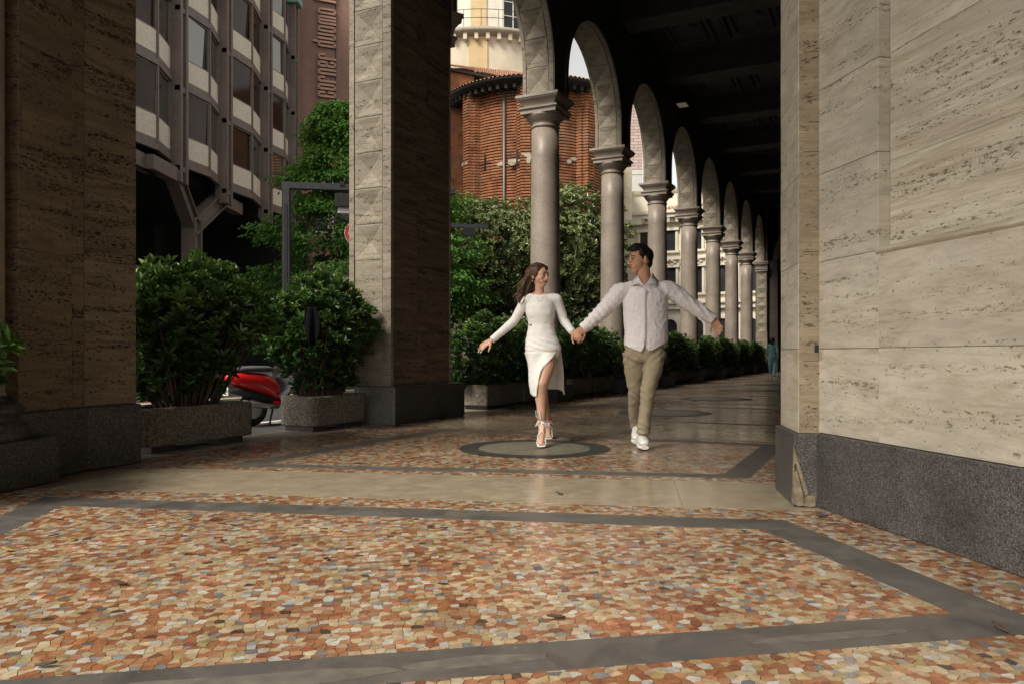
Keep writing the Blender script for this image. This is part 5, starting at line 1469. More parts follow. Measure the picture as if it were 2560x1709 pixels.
M['navy'] = cloth_mat('dark navy cloth', (.012,.014,.02), 200, 14, .4)
def hair_mat(name, a, b):
    t = NT(name); v = t.coords((30,30,5)); f = t.noise(v, 5, 5, .7)
    return t.fin(t.ramp(f, [(.3,a),(.7,b)]), .42, t.bump(f, .6, .006), .4)
M['hair_f'] = hair_mat('brown hair', (.035,.018,.010), (.15,.082,.042)); M['hair_m'] = hair_mat('black hair', (.005,.004,.004), (.018,.015,.013))
M['eye_white'] = plain('eye white', (.40,.36,.32), .3, .03); M['eye_dark'] = plain('dark iris', (.02,.012,.008), .2, .03)
M['lip'] = plain('lip', (.34,.085,.07), .45, .1); M['brow'] = plain('brow hair', (.018,.011,.008), .8, .2)

def fuse(mb, name, mat, parent, voxel, smooth=3, disp=None, sfac=.5):
    """join overlapping volumes into one continuous skin"""
    me = mb.mesh(name+'_raw'); o = bpy.data.objects.new(name+'_raw', me); COL.objects.link(o)
    bm = bmesh.new(); bm.from_mesh(me); bmesh.ops.recalc_face_normals(bm, faces=bm.faces); bm.to_mesh(me); bm.free()
    r = o.modifiers.new('r', 'REMESH'); r.mode = 'VOXEL'; r.voxel_size = voxel
    s_ = o.modifiers.new('s', 'SMOOTH'); s_.iterations = smooth; s_.factor = sfac
    dg = bpy.context.evaluated_depsgraph_get(); m2 = bpy.data.meshes.new_from_object(o.evaluated_get(dg))
    bpy.data.objects.remove(o); bpy.data.meshes.remove(me); m2.name = name
    if disp:
        nrm = [v.normal.copy() for v in m2.vertices]
        for v, n in zip(m2.vertices, nrm): v.co = disp(v.co.copy(), n)
        m2.update()
    m2.polygons.foreach_set('use_smooth', [True]*len(m2.polygons))
    m2.materials.clear(); m2.materials.append(mat)
    ob = bpy.data.objects.new(name, m2); COL.objects.link(ob); set_parent(ob, parent); PM[ob.name] = Matrix.Identity(4)
    return ob
def smoothpath(pts, rad, n=5):
    """Catmull-Rom refine of joints and radii"""
    P = [Vector(p) for p in pts]; out = []; ro = []
    for i in range(len(P)-1):
        p0, p1, p2, p3 = P[max(i-1,0)], P[i], P[i+1], P[min(i+2,len(P)-1)]
        for k in range(n):
            t = k/n
            out.append(.5*((2*p1)+(p2-p0)*t+(2*p0-5*p1+4*p2-p3)*t*t+(3*p1-p0-3*p2+p3)*t**3))
            a, b = rad[i], rad[i+1]; e = t*t*(3-2*t)
            ro.append(tuple(x+(y-x)*e for x, y in zip(a, b)) if hasattr(a,'__len__') else a+(b-a)*e)
    out.append(P[-1]); ro.append(rad[-1]); return out, ro
def limb(mb, pts, rad, n=5, seg=14, up=None, ends=True):
    p, r = smoothpath(pts, rad, n); mb.tube(p, r, seg, up=up)
    if ends:
        for e in (0, -1):
            rr = r[e] if not hasattr(r[e],'__len__') else min(r[e]); mb.ball(p[e], rr*.98, seg=10, rings=6)
def rings(mb, secs, seg=28, n=4):
    """torso: (centre, rx, ry) horizontal ellipses refined"""
    c, r = smoothpath([s_[0] for s_ in secs], [(s_[1], s_[2]) for s_ in secs], n)
    vs = []
    for p, (rx, ry) in zip(c, r):
        for k in range(seg):
            a = 2*pi*k/seg; vs.append((p.x+rx*cos(a), p.y+ry*sin(a), p.z))
    m = len(c)
    mb.add(vs, [(j*seg+k, j*seg+(k+1)%seg, (j+1)*seg+(k+1)%seg, (j+1)*seg+k) for j in range(m-1) for k in range(seg)] + [tuple(range(seg)), tuple((m-1)*seg+k for k in range(seg))], True)
def hand(mb, w, d, palm, thumb_side, size=1.0, curl=(.5,.5,.5,.5), spread=.10, thumb_curl=.5, ret=None):
    """palm plus five separate fingers; palm = direction the palm faces; thumb_side = unit vector to the thumb"""
    d = d.normalized(); palm = (palm-d*palm.dot(d)).normalized(); side = d.cross(palm)
    if side.dot(thumb_side) < 0: side = -side
    pl = .092*size
    mb.tube([w-d*.02*size, w+d*.02*size, w+d*.055*size, w+d*pl], [(.027*size,.018*size),(.034*size,.016*size),(.041*size,.015*size),(.040*size,.012*size)], 12, up=palm)
    offs = (.030, .0105, -.0100, -.029); ln = (.072,.080,.074,.058)
    for k in range(4):
        b = w + d*(pl-.006*abs(k-1.2)) + side*(offs[k]*size); dir_ = (d + side*(spread*(1.3-k))).normalized(); pts = [b-dir_*.012]; rad = [.0098*size]
        p = b; ang = 0
        for j, fr in enumerate((.46,.30,.24)):
            ang += curl[k]*(.75 if j == 0 else 1.0)
            dd = (dir_*cos(ang)+palm*sin(ang)).normalized(); p = p + dd*(ln[k]*size*fr); pts.append(p); rad.append((.0092,.0084,.0068)[j]*size)
        mb.tube([pts[0], pts[0].lerp(pts[1],.6), pts[1], pts[1].lerp(pts[2],.6), pts[2], pts[3]], [rad[0],rad[0],rad[1],rad[1]*.98,rad[2],rad[3]], 8)
        mb.ball(pts[3], rad[3], seg=8, rings=5)
        if ret is not None: ret.append((pts[3], dd))
    b = w + d*(.030*size) + side*(.030*size); td = (d*.62 + side*.75 + palm*(.25+.4*thumb_curl)).normalized()
    p1 = b+td*.034*size; td2 = (td + d*.5 + palm*thumb_curl*.6 - side*.3*thumb_curl).normalized(); p2 = p1+td2*.030*size; p3 = p2+(td2+palm*.2).normalized()*.022*size
    mb.tube([b-td*.02*size, b, p1, p2, p3], [.014*size,.0135*size,.0115*size,.010*size,.0078*size], 8); mb.ball(p3, .0078*size, seg=8, rings=5)
def head(mb, c, f, size, parent, fem, skin):
    """skull, jaw, nose, ears added to the body volume; eyes, brows and lips as parts. c = centre of the skull, f = facing"""
    f = Vector(f); f.z *= 1; f.normalize(); s_ = f.cross(Z).normalized(); u = s_.cross(f).normalized()   # s_: person's right... outward sideways
    Mx = Matrix((f, s_, u)).transposed(); k = size
    P = lambda x, y, z_: c + (f*x + s_*y + u*z_)*k
    B = lambda x, y, z_, rx, ry, rz: mb.ball(P(x,y,z_), rx*k, ry*k, rz*k, 16, 12, Mx)
    B(-.012, 0, .022, .094, .075, .088)            # cranium
    B(.030, 0, .010, .062, .064, .075)             # forehead and face
    B(.040, 0, -.045, .052, .053 if fem else .056, .055)
    B(.055, 0, -.088, .030, .030 if fem else .036, .026)   # chin
    B(.012, 0, -.062, .060, .050 if fem else .058, .040)   # jaw
    for y in (-1, 1):
        B(.060, .034*y, -.022, .026, .026, .026)   # cheek
        B(.080, .026*y, .022, .014, .024, .010)    # brow ridge
        B(-.010, .074*y, -.012, .017, .010, .030)  # ear
    mb.tube([P(.086,0,.020), P(.098,0,-.004), P(.111,0,-.030), P(.096,0,-.040)], [.009*k,.010*k,.0125*k,.009*k], 10)
    for y in (-1, 1): B(.098, .011*y, -.036, .011, .008, .008)
    B(.080, 0, -.058, .016, .022, .010); B(.079, 0, -.070, .015, .019, .009)   # mouth mound
    for y in (-1, 1): B(.036, .040*y, -.030, .040, .026, .040); B(.064, .022*y, -.052, .026, .026, .026)
    for y in (-1, 1):
        e = MB(); e.ball(P(.0805,.030*y,.002), .0135*k, .0165*k, .0100*k, 12, 8, Mx); eo = e.build('eye', M['eye_white'], parent, fix=False)
        MB().ball(P(.0895,.031*y,.002), .0065*k, .0078*k, .0085*k, 10, 8, Mx).build('iris', M['eye_dark'], eo, fix=False)
        MB().tube([P(.086,.016*y,.0125), P(.0935,.029*y,.0145), P(.079,.047*y,.008)], [.0012*k,.0020*k,.0012*k], 6).build('eyelid', M['brow'], parent)
        MB().tube([P(.0915,.012*y,.027), P(.0935,.028*y,.033), P(.076,.050*y,.027)], [.0036*k,.0042*k,.0024*k] if not fem else [.0020*k,.0026*k,.0014*k], 6).build('eyebrow', M['brow'], parent)
    mb2 = MB(); mb2.tube([P(.074,-.022,-.060), P(.0945,-.009,-.0595), P(.095,.009,-.0595), P(.074,.022,-.060)], [.0015*k,.0042*k,.0042*k,.0015*k], 8)
    mb2.tube([P(.074,-.020,-.064), P(.0935,0,-.0675), P(.074,.020,-.064)], [.0015*k,.0052*k,.0015*k], 8); mb2.build('lips', M['lip'], parent)
    return P, Mx

def folds(amp, freq=11, str_z=.6):
    def d(p, n):
        q_ = Vector((p.x*freq, p.y*freq, p.z*freq*str_z))
        r = 1-abs(mnoise.noise(q_))*2; r2 = mnoise.noise(q_*2.3)
        return p + n*(amp*(.75*r*r-.35) + amp*.35*r2)
    return d

# ---------------------------------------------------------------- the woman in white
WB = G(1352, 1108)
we = empty('person', WB, 'woman in a fitted white slit dress and strappy heels, striding and holding a hand', 'person')
def w(px, py, dy=0): return PX(px, py, 7.22+dy)
body = MB()
rings(body, [(w(1356,900),.120,.095),(w(1357,868),.150,.110),(w(1354,838),.118,.085),(w(1353,812),.106,.078),(w(1351,785),.118,.090),(w(1350,760),.120,.085),(w(1349,747),.100,.065),(w(1348,738),.055,.050)])
limb(body, [w(1348,742), w(1349,728,.0), w(1349,712,-.01)], [.050,.043,.045])
P, Mx = head(body, w(1347.5,689,-.005), (.72,-.69,-.08), .97, we, True, None)
# legs
LF = [w(1372,872,-.02), w(1367,915,-.10), w(1357,953,-.16), w(1354,962,-.165), w(1353,988,-.14), w(1354,1025,-.15), w(1354.5,1058,-.16)]
limb(body, LF, [(.082,.090),(.073,.080),(.057,.062),(.056,.060),(.058,.064),(.043,.048),(.033,.037)], 5)
heelF = Vector((w(1354,1070,-.16).x, 7.03, .095))
toeF = Vector((G(1350,1108).x, 6.86, .050))
limb(body, [w(1354.5,1054,-.16), heelF+Vector((0,-.02,.03)), heelF.lerp(toeF,.45)+Z*.018, toeF+Z*.004], [.032,.034,.030,.026], 4)
for k, (ox, l) in enumerate(((-.024,.030),(-.011,.036),(.003,.034),(.015,.030),(.026,.024))):
    b = toeF+Vector((ox,.012,-.006)); body.tube([b, b+Vector((ox*.1,-l*.6,.002)), b+Vector((ox*.1,-l,-.006))], [.0105,.0095,.007], 8); body.ball(b+Vector((ox*.1,-l,-.006)), .0072, seg=8, rings=5)
ankB = PX(1371, 1050, 7.80); toeB = PX(1371, 1090, 7.62); toeB.z = .035
limb(body, [w(1342,872,.02), w(1346,920,.06), w(1352,962,.14), w(1357,990,.25), w(1364,1020,.42), ankB], [.080,.072,.054,.053,.040,.032], 5)
limb(body, [ankB, ankB+Vector((.002,.0,-.05)), toeB+Vector((0,.06,.035)), toeB], [.032,.034,.030,.024], 4)
for k, ox in enumerate((-.022,-.010,.002,.013,.022)):
    b = toeB+Vector((ox,.008,-.004)); body.tube([b, b+Vector((0,-.022,-.004)), b+Vector((0,-.032,-.010))], [.010,.009,.007], 8)
# arms
AR = [w(1314,750,.0), w(1300,776,.02), w(1285,802,.03), w(1258,826,-.01), w(1229,850,-.06)]
AL = [w(1391,748,.0), w(1402,776,.04), w(1410,801,.05), w(1422,818,.01), w(1432,831,-.05)]
for A_ in (AR, AL): limb(body, A_, [.042,.038,.033,.031,.024], 5)
limb(body, [w(1338,744), w(1314,750)], [.05,.042]); limb(body, [w(1362,744), w(1391,748)], [.05,.042])
hR = w(1229,850,-.06); nails = []
hand(body, hR, w(1200,868,-.08)-hR, Vector((-.15,.55,-.8)), Vector((.2,-.8,-.5)), .95, (.16,.22,.30,.40), .16, .3, nails)
hL = w(1432,831,-.05)
hand(body, hL, w(1446,842,-.10)-hL, Vector((.35,.5,-.75)), Vector((.1,-.9,.2)), .92, (.75,.8,.8,.8), .05, .6)
fuse(body, 'body', M['skin_f'], we, .0052, 3)
nm = MB()
for p_, d_ in nails: nm.ball(p_+d_*.005, .0075, seg=8, rings=5)
nm.build('fingernails', plain('white nail varnish', (.7,.66,.62), .3, .05), we, fix=False)
# dress top
def wr(p, n):
    zz_ = p.z; q_ = Vector((p.x*9, p.y*9, p.z*9)); d_ = .003*mnoise.noise(q_) + .002*mnoise.noise(q_*2.5)
    hz = w(1355,862).z
    if abs(zz_-hz) < .10: d_ += .0026*sin((zz_-hz)*130 + (p.x-we.location.x)*45 + 3*mnoise.noise(q_))*max(0, 1-abs(zz_-hz)/.10)
    return p + n*d_
dress = MB()
rings(dress, [(w(1357,895),.150,.110),(w(1357,886),.164,.124),(w(1358,872),.172,.132),(w(1356,855),.160,.120),(w(1354,838),.140,.102),(w(1353,823),.126,.093),(w(1353,811),.121,.090),(w(1352,800),.126,.098),(w(1351,784),.139,.108),(w(1350,768),.138,.102),(w(1350,754),.132,.086),(w(1349.5,745),.112,.070),(w(1348.5,738),.074,.062)], 32)
dress.ball(w(1336,784,-.048), .060, .050, .060, 14, 10); dress.ball(w(1366,783,-.048), .060, .050, .060, 14, 10)
for A_ in (AR, AL): limb(dress, A_, [.052,.048,.043,.039,.033], 5, 16, ends=False)
limb(dress, [w(1340,747), w(1314,750,0)], [.055,.054]); limb(dress, [w(1360,747), w(1391,748,0)], [.055,.054])
fuse(dress, 'dress_top', M['white_knit'], we, .0065, 4, wr)
# neckline band and cuffs
def band_ring(c, nrm, rx, ry, xdir, r, nm, mat, par):
    y_ = nrm.cross(xdir).normalized(); x_ = y_.cross(nrm).normalized()
    MB().tube([c+x_*(rx*cos(2*pi*k/24))+y_*(ry*sin(2*pi*k/24)) for k in range(25)], r, 6).build(nm, mat, par)
band_ring(w(1348.5,738.5), Vector((0,-.28,1)).normalized(), .074, .064, Vector((1,0,0)), .006, 'neckline', M['white_knit'], we)
# waist cut-outs
for (px, py, sx) in ((1326.5,811,-1), (1379.5,808,1)):
    c = w(px, py, -.050); mb = MB(); mb.ball(c, .018, .020, .0065, 12, 8); mb.build('waist_cutout', M['skin_m'], we, fix=False)
# skirt: an open sheet from the hip, slit over the forward leg
def sk_top(k):
    a = R(-42 - 325*k); return w(1357,880) + Vector((.172*cos(a), .131*sin(a), 0))
bot = [(0,(1341,990,-.202)),(.10,(1332,990,-.15)),(.22,(1326,981,-.03)),(.40,(1338,976,.14)),(.60,(1370,972,.22)),(.80,(1396,972,.18)),(.92,(1408,980,.10)),(1,(1413,986,.02))]
def sk_bot(k):
    for (k0, a), (k1, b) in zip(bot[:-1], bot[1:]):
        if k <= k1:
            t = (k-k0)/(k1-k0); t = t*t*(3-2*t); return w(*[x+(y-x)*t for x, y in zip(a, b)])
    return w(*bot[-1][1])
edge = [w(1390,880,-.088), w(1383,889,-.120), w(1368,902,-.172), w(1354,921,-.204), w(1344.5,960,-.230), w(1341,990,-.202)]
ep, _ = smoothpath(edge, [1]*6, 6)
LFr = list(zip(LF, [(.082,.090),(.073,.080),(.057,.062),(.056,.060),(.058,.064),(.043,.048),(.033,.037)]))
def skirt(u, v):
    a, b = sk_top(u), sk_bot(u)
    p = a.lerp(b, v); mid = sin(pi*v)
    c = w(1357, 884); off = Vector((p.x-c.x, p.y-c.y, 0))
    if .10 < u < .5: p += Vector((-.030*mid*max(0, 1-abs(u-.22)/.2), 0, 0))
    x = v*(len(ep)-1); i = min(int(x), len(ep)-2); e = ep[i].lerp(ep[i+1], x-i)
    wgt = max(0, 1-u/.22)**1.4; p = p.lerp(e, wgt)
    if u < .34:      # the cloth lies over the forward thigh, never inside it
        for (q0, r0), (q1, r1) in zip(LFr[:-1], LFr[1:]):
            if q1.z <= p.z <= q0.z:
                t = (q0.z-p.z)/max(1e-6, q0.z-q1.z); cx_, cy_, rx_, ry_ = (q0.x+(q1.x-q0.x)*t, q0.y+(q1.y-q0.y)*t, r0[0]+(r1[0]-r0[0])*t+.006, r0[1]+(r1[1]-r0[1])*t+.006)
                dx = (p.x-cx_)/rx_
                if abs(dx) < 1.15: p.y = min(p.y, cy_-ry_*math.sqrt(max(0, 1-dx*dx))-.008)
                break
    p += Vector((0, -.014*sin(u*24+v*7)*v*(1-.4*v)*min(1, u*5), 0)) + Vector((.008*sin(u*31+v*6)*v, 0, 0))
    return p
mb = MB(); mb.grid(skirt, 64, 30); so = mb.build('skirt', M['white_knit'], we, fix=False)
m_ = so.modifiers.new('s', 'SOLIDIFY'); m_.thickness = .003; m_.offset = 0
# hair
hm = MB(); hc = w(1347.5,689,-.005)
hm.ball(P(-.030,0,.032), .098, .090, .092, 20, 14, Mx)
hm.ball(P(-.006,0,.078), .060, .070, .038, 16, 10, Mx)
for y in (-1, 1): hm.ball(P(-.006,.064*y,.030), .046, .024, .056, 14, 10, Mx)
rh = random.Random(12)
for k in range(90):
    y0 = rh.uniform(-.085,.085); z0 = rh.uniform(-.03,.07)
    st_ = P(-.055-.03*rh.random(), y0, z0)
    t_end = w(1289+rh.gauss(9,9), 752+rh.gauss(-10,16), .02+rh.gauss(0,.05))
    m1 = st_.lerp(t_end, .35)+Vector((rh.uniform(-.02,.02), rh.uniform(-.02,.03), -.015+rh.uniform(-.015,.02))); m2 = st_.lerp(t_end, .72)+Vector((rh.uniform(-.025,.02), rh.uniform(-.02,.02), rh.uniform(-.03,.0)))
    pp, rr_ = smoothpath([st_, m1, m2, t_end], [.016,.012,.0085,.003], 4); hm.tube(pp, rr_, 6)
for k in range(16):   # strands over the head
    y0 = (k-7.5)/8*.075; pp = [P(.050,y0*1.0,.088-.45*abs(y0)), P(.02,y0*1.1,.112-.3*abs(y0)), P(-.06,y0*1.1,.095-.25*abs(y0)), P(-.115,y0,.02)]
    pp, rr_ = smoothpath(pp, [.006,.010,.012,.010], 4); hm.tube(pp, rr_, 6)
fuse(hm, 'hair', M['hair_f'], we, .0048, 1, lambda p, n: p + n*(.0035*mnoise.noise(Vector((p.x*70, p.y*70, p.z*16)))))
MB().ball(P(-.012,.078,-.058), .006, seg=8, rings=6).ball(P(-.012,-.078,-.058), .006, seg=8, rings=6).build('earrings', plain('pearl', (.7,.66,.6), .25, .05), we, fix=False)
# sandals
def sandal(heel, toe, ank, lift, bow):
    s_ = MB(); mid = heel.lerp(toe, .5)
    s_.tube([heel+Vector((0,.02,-.036)), heel+Vector((0,-.03,-.034)), mid-Z*.016, toe+Vector((0,.01,-.030)), toe+Vector((0,-.045,-.026))], [(.028,.006),(.030,.006),(.030,.006),(.042,.006),(.036,.006)], 10, up=(0,0,1))
    so_ = s_.build('sandal', M['shoe_white'], we)
    h0 = heel+Vector((0,.012,-.038)); hb_ = Vector((h0.x, h0.y-.01, .004 if lift else h0.z-.09))
    MB().tube([h0, h0.lerp(hb_,.5)+Vector((0,-.004,0)), hb_], [.022,.015,.015], 8).build('heel', M['shoe_white'], so_)
    st_ = MB()
    def loop(c, rx, rz, tilt=0.0):
        st_.tube([c+Vector((rx*cos(a), tilt*cos(a)*.02+.030*sin(a), rz*sin(a))) for a in [2*pi*k/14 for k in range(15)]], .0042, 5)
    loop(toe+Vector((0,.005,-.002)), .043, .026); loop(toe.lerp(mid,.45)+Z*.004, .039, .030); loop(mid+Z*.018, .037, .034)
    a0 = ank+Vector((0,0,-.03))
    for sg in (-1, 1):
        st_.tube([mid+Vector((sg*.034,-.01,.03)), (mid+a0)/2+Vector((-sg*.012,-.052,.045)), a0+Vector((-sg*.036,-.022,.0)), a0+Vector((0,-.040,.035)), a0+Vector((sg*.034,.01,.05))], .0042, 5)
    loop(ank+Vector((0,0,.012)), .036, .008)
    k0 = ank+Vector((-.005,-.040,.010))
    if bow:
        st_.tube([k0, k0+Vector((-.05,-.012,.05)), k0+Vector((-.052,-.012,.10)), k0+Vector((-.022,-.012,.098)), k0+Vector((-.006,-.006,.03)), k0], .0042, 5)
        st_.tube([k0, k0+Vector((-.035,-.012,.0)), k0+Vector((-.058,-.012,-.05)), k0+Vector((-.044,-.012,-.035)), k0+Vector((-.022,-.008,.002)), k0], .0042, 5)
    st_.tube([k0, k0+Vector((.014,-.012,-.06)), k0+Vector((.008,-.010,-.15))], .0045, 5)
    st_.tube([k0, k0+Vector((.03,-.012,-.02)), k0+Vector((.056,-.01,-.055))], .0055, 5)
    st_.build('straps', M['shoe_white'], so_)
sandal(heelF, toeF, w(1354.5,1054,-.16), True, True)
sandal(ankB+Vector((.002,.012,-.060)), toeB, ankB, False, False)
# fine necklace
MB().tube([w(1342,744,-.075), w(1346,752,-.085), w(1349,754,-.087), w(1353,751,-.085), w(1357,743,-.075)], .0015, 4).build('necklace', M['chrome'], we)

# ---------------------------------------------------------------- the man in the linen shirt
MBs = G(1605, 1120)
me_ = empty('person', MBs, 'man in pale lilac linen shirt and khaki trousers, arms wide, looking aside', 'person')
def m(px, py, dy=0): return PX(px, py, 6.98+dy)
body = MB()
rings(body, [(m(1611,878),.120,.080),(m(1611,862),.150,.098),(m(1612,820),.150,.095),(m(1612,775),.165,.105),(m(1611,740),.175,.105),(m(1611,726),.140,.080),(m(1611,714),.085,.060),(m(1611,706),.064,.056)])
limb(body, [m(1611,708,.01), m(1609,692,.0), m(1606,672,-.01)], [(.068,.066),(.067,.066),(.066,.066)], 4)
P, Mx = head(body, m(1600,650,-.01), (-.93,-.36,-.05), 1.10, me_, False, None)
ARm = [m(1553,728), m(1532,750,.02), m(1512,772,.04), m(1485,798,.03), m(1458,821,.02)]
ALm = [m(1666,722), m(1694,738,.0), m(1721,759,-.02), m(1752,779,-.05), m(1782,798,-.08)]
for A_ in (ARm, ALm): limb(body, A_, [.050,.046,.040,.036,.028], 5)
limb(body, [m(1592,724), m(1556,732)], [.046,.044]); limb(body, [m(1630,722), m(1662,728)], [.046,.044])
hr = m(1460,820,.02)
hand(body, hr, m(1444,833,-.03)-hr, Vector((-.55,.25,-.70)), Vector((-.1,-1,.1)), 1.04, (.62,.7,.75,.78), .06, .7)
hl = m(1782,799,-.08)
hand(body, hl, m(1796,818,-.10)-hl, Vector((-.45,-.75,-.1)), Vector((-.6,-.1,-.7)), 1.06, (.42,.48,.55,.62), .08, .6)
limb(body, [m(1587,880), m(1588,970,.06), m(1591,1066,.36)], [.07,.05,.036]); limb(body, [m(1632,880), m(1620,970,-.12), m(1608,1088,-.16)], [.07,.055,.038])
fuse(body, 'body', M['skin_m'], me_, .0055, 3)
# shirt
shirt = MB()
rings(shirt, [(m(1614,884),.190,.135),(m(1614,866),.196,.140),(m(1615,846),.198,.140),(m(1615,815),.200,.138),(m(1614,780),.205,.140),(m(1613,750),.206,.140),(m(1611.5,732),.200,.122),(m(1611,720),.176,.096),(m(1611,711),.122,.080),(m(1611,703),.084,.074)], 36)
limb(shirt, [m(1588,735)]+ARm, [.060,.080,.078,.071,.062,.048], 5, 18, ends=False); limb(shirt, [m(1634,733)]+ALm, [.060,.078,.079,.074,.064,.048], 5, 18, ends=False)
limb(shirt, [m(1590,728), m(1562,731)], [.080,.074]); limb(shirt, [m(1632,727), m(1658,728)], [.080,.074])
limb(shirt, [m(1603,712,.005), m(1580,719,.0), m(1556,729)], [.052,.062,.074]); limb(shirt, [m(1619,711,.005), m(1642,717,.0), m(1665,725)], [.052,.062,.074])
hem = [(1540,858),(1561,862),(1582,872),(1603,880),(1608,872),(1612,858),(1616,868),(1622,878),(1632,876),(1650,865),(1675,853),(1690,850)]
def shirt_d(p, n):
    px = 1280+p.x/p.y*F_PX
    q_ = Vector((p.x*10, p.y*10, p.z*7)); r = 1-abs(mnoise.noise(q_))*2.0; r2 = 1-abs(mnoise.noise(q_*2.1+Vector((5,2,1))))*2
    amp = .006
    ax_ = abs(px-1611)
    if ax_ < 24 and p.y < 6.985: p.z = min(p.z, m(1611, 717-ax_*.62).z)
    p = p + n*(amp*(.6*r*r-.3)+amp*.55*(r2*r2-.4))
    arm = max(0, abs(px-1611)-58)/40
    if arm > 0: p = p + n*(.004*sin(p.x*95+p.z*60)*min(1, arm))
    if p.z < m(1600,845).z:
        for (x0, y0), (x1, y1) in zip(hem[:-1], hem[1:]):
            if x0 <= px <= x1: hy = y0+(y1-y0)*(px-x0)/(x1-x0); break
        else: hy = 855
        zc = m(1600, hy).z
        if p.y < 7.0: p.z = max(p.z, zc+.002)
        else: p.z = max(p.z, m(1600, 868).z)
    return p
fuse(shirt, 'shirt', M['linen'], me_, .0065, 3, shirt_d)
pk_ = MB()
def patch(px0, px1, py0, py1, dy, nm, dep=.006):
    mb = MB(); 
    def f(u, v): 
        px, py = px0+(px1-px0)*u, py0+(py1-py0)*v
        xx = (px-1613)/56; return m(px, py, dy + .075*(1-math.sqrt(max(0, 1-min(1, xx*xx)))))
    mb.grid(f, 8, 10); o = mb.build(nm, M['linen'], me_, fix=False); s_ = o.modifiers.new('s', 'SOLIDIFY'); s_.thickness = dep
patch(1608.5, 1613.5, 716, 858, -.146, 'button_placket', .008)
patch(1626, 1646, 743, 767, -.131, 'chest_pocket', .003)
# collar: a stand and two points
def stand(u, v):
    a = R(-40+260*u); return m(1611, 705-13*v-4*v*(.5+.5*sin(a)), 0)+Vector(((.080-.012*v)*cos(a), (.074-.010*v)*sin(a), 0))
mb = MB(); mb.grid(stand, 28, 5); mb.build('collar_stand', M['linen'], me_, fix=False).modifiers.new('s', 'SOLIDIFY').thickness = .005
for sg, pts in ((-1, [(1592,686,.03),(1580,706,-.045),(1577,713,-.085),(1595,708,-.122),(1611,715,-.135),(1601,703,-.105),(1594,689,-.035)]), (1, [(1630,684,.03),(1644,702,-.05),(1643,714,-.095),(1628,708,-.122),(1611,715,-.137),(1621,703,-.108),(1629,687,-.035)])):
    P_ = [m(*a) for a in pts]; mb = MB(); c = sum(P_, Vector())/7+Vector((0,-.006,.0))
    mb.add(P_+[c], [(i, (i+1) % 7, 7) for i in range(7)], True); o = mb.build('collar', M['linen'], me_, fix=False); s_ = o.modifiers.new('s', 'SOLIDIFY'); s_.thickness = .006
for A_ in (ARm, ALm):
    d_ = (A_[-1]-A_[-2]).normalized(); MB().tube([A_[-1]-d_*.050, A_[-1]-d_*.02, A_[-1]+d_*.012], [.050,.053,.049], 16, caps=False).build('cuff', M['linen'], me_, fix=False)
# trousers
tr = MB()
rings(tr, [(m(1612,906),.120,.10),(m(1612,896),.172,.120),(m(1611,880),.182,.124),(m(1611,865),.178,.120),(m(1612,850),.168,.112)], 28)
limb(tr, [m(1585,880,.0), m(1586,920,.02), m(1588,952,.05), m(1589,975,.07), m(1588,1015,.18), m(1590,1052,.30), m(1591,1064,.36)], [(.096,.108),(.079,.094),(.066,.080),(.058,.070),(.054,.064),(.050,.060),(.050,.060)], 5, 18, ends=False)
limb(tr, [m(1637,880,.0), m(1633,915,-.06), m(1626,950,-.11), m(1620,974,-.14), m(1617,1010,-.15), m(1611,1050,-.165), m(1609,1084,-.17)], [(.098,.108),(.086,.098),(.074,.084),(.066,.075),(.060,.070),(.057,.067),(.059,.067)], 5, 18, ends=False)
def tr_d(p, n):
    q_ = Vector((p.x*9, p.y*9, p.z*9)); r = 1-abs(mnoise.noise(q_))*2
    kn = max(0, 1-abs(p.z-m(1600,985).z)/.16); an = max(0, 1-abs(p.z-m(1600,1065).z)/.12); hp_ = max(0, 1-abs(p.z-m(1600,895).z)/.08)
    j_ = 2.2*mnoise.noise(Vector((p.x*7, p.y*7, p.z*4)))
    return p + n*(.0055*(r*r-.4) + .0035*kn*sin(p.z*95+p.x*60+j_*2.5) + .005*an*sin(p.z*110+p.x*70+j_*2) + .004*hp_*sin(p.z*90-abs(p.x-m(1611,890).x)*60+j_))
fuse(tr, 'trousers', M['khaki'], me_, .007, 3, tr_d)
# sneakers
def sneaker(heel, toe, pitch=0.0):
    up = Z; d_ = (toe-heel).normalized(); sh = MB(); L = (toe-heel).length
    secs = [(0,.030,.052),(.06,.036,.060),(.22,.040,.058),(.42,.043,.050),(.62,.050,.040),(.82,.051,.032),(.95,.042,.026),(1.0,.026,.016)]
    pts = [heel+d_*(L*t)+Z*(.028+hh) for t, ww_, hh in secs]; sh.tube(pts, [(ww_, hh) for t, ww_, hh in secs], 16, up=(0,0,1))
    sh.ball(heel+d_*(L*.12)+Z*.085, .042, .042, .040); so_ = fuse(sh, 'sneaker', M['shoe_white'], me_, .006, 3)
    sl = MB(); sl.tube([heel+d_*(L*t)+Z*.018 for t in (-.02,.15,.45,.8,1.03)], [(.034,.018),(.043,.018),(.046,.018),(.055,.018),(.036,.016)], 14, up=(0,0,1)); sl.build('sole', M['shoe_sole'], so_)
    lc_ = MB()
    for t in (.40,.50,.60,.70): lc_.tube([heel+d_*(L*t)+Vector((-.030,0,.10-.05*(t-.3))), heel+d_*(L*t)+Vector((0,-.005,.125-.10*(t-.3))), heel+d_*(L*t)+Vector((.030,0,.10-.05*(t-.3)))], .004, 5)
    lc_.build('laces', plain('grey lace', (.42,.42,.42), .8, .1), so_)
f0 = G(1608, 1124)
sneaker(Vector((f0.x+.01, f0.y+.21, .005)), Vector((f0.x, f0.y-.075, .012)))
sneaker(m(1590,1072,.40)-Z*.075, Vector((m(1588,1100,.2).x, 7.08, .010)))
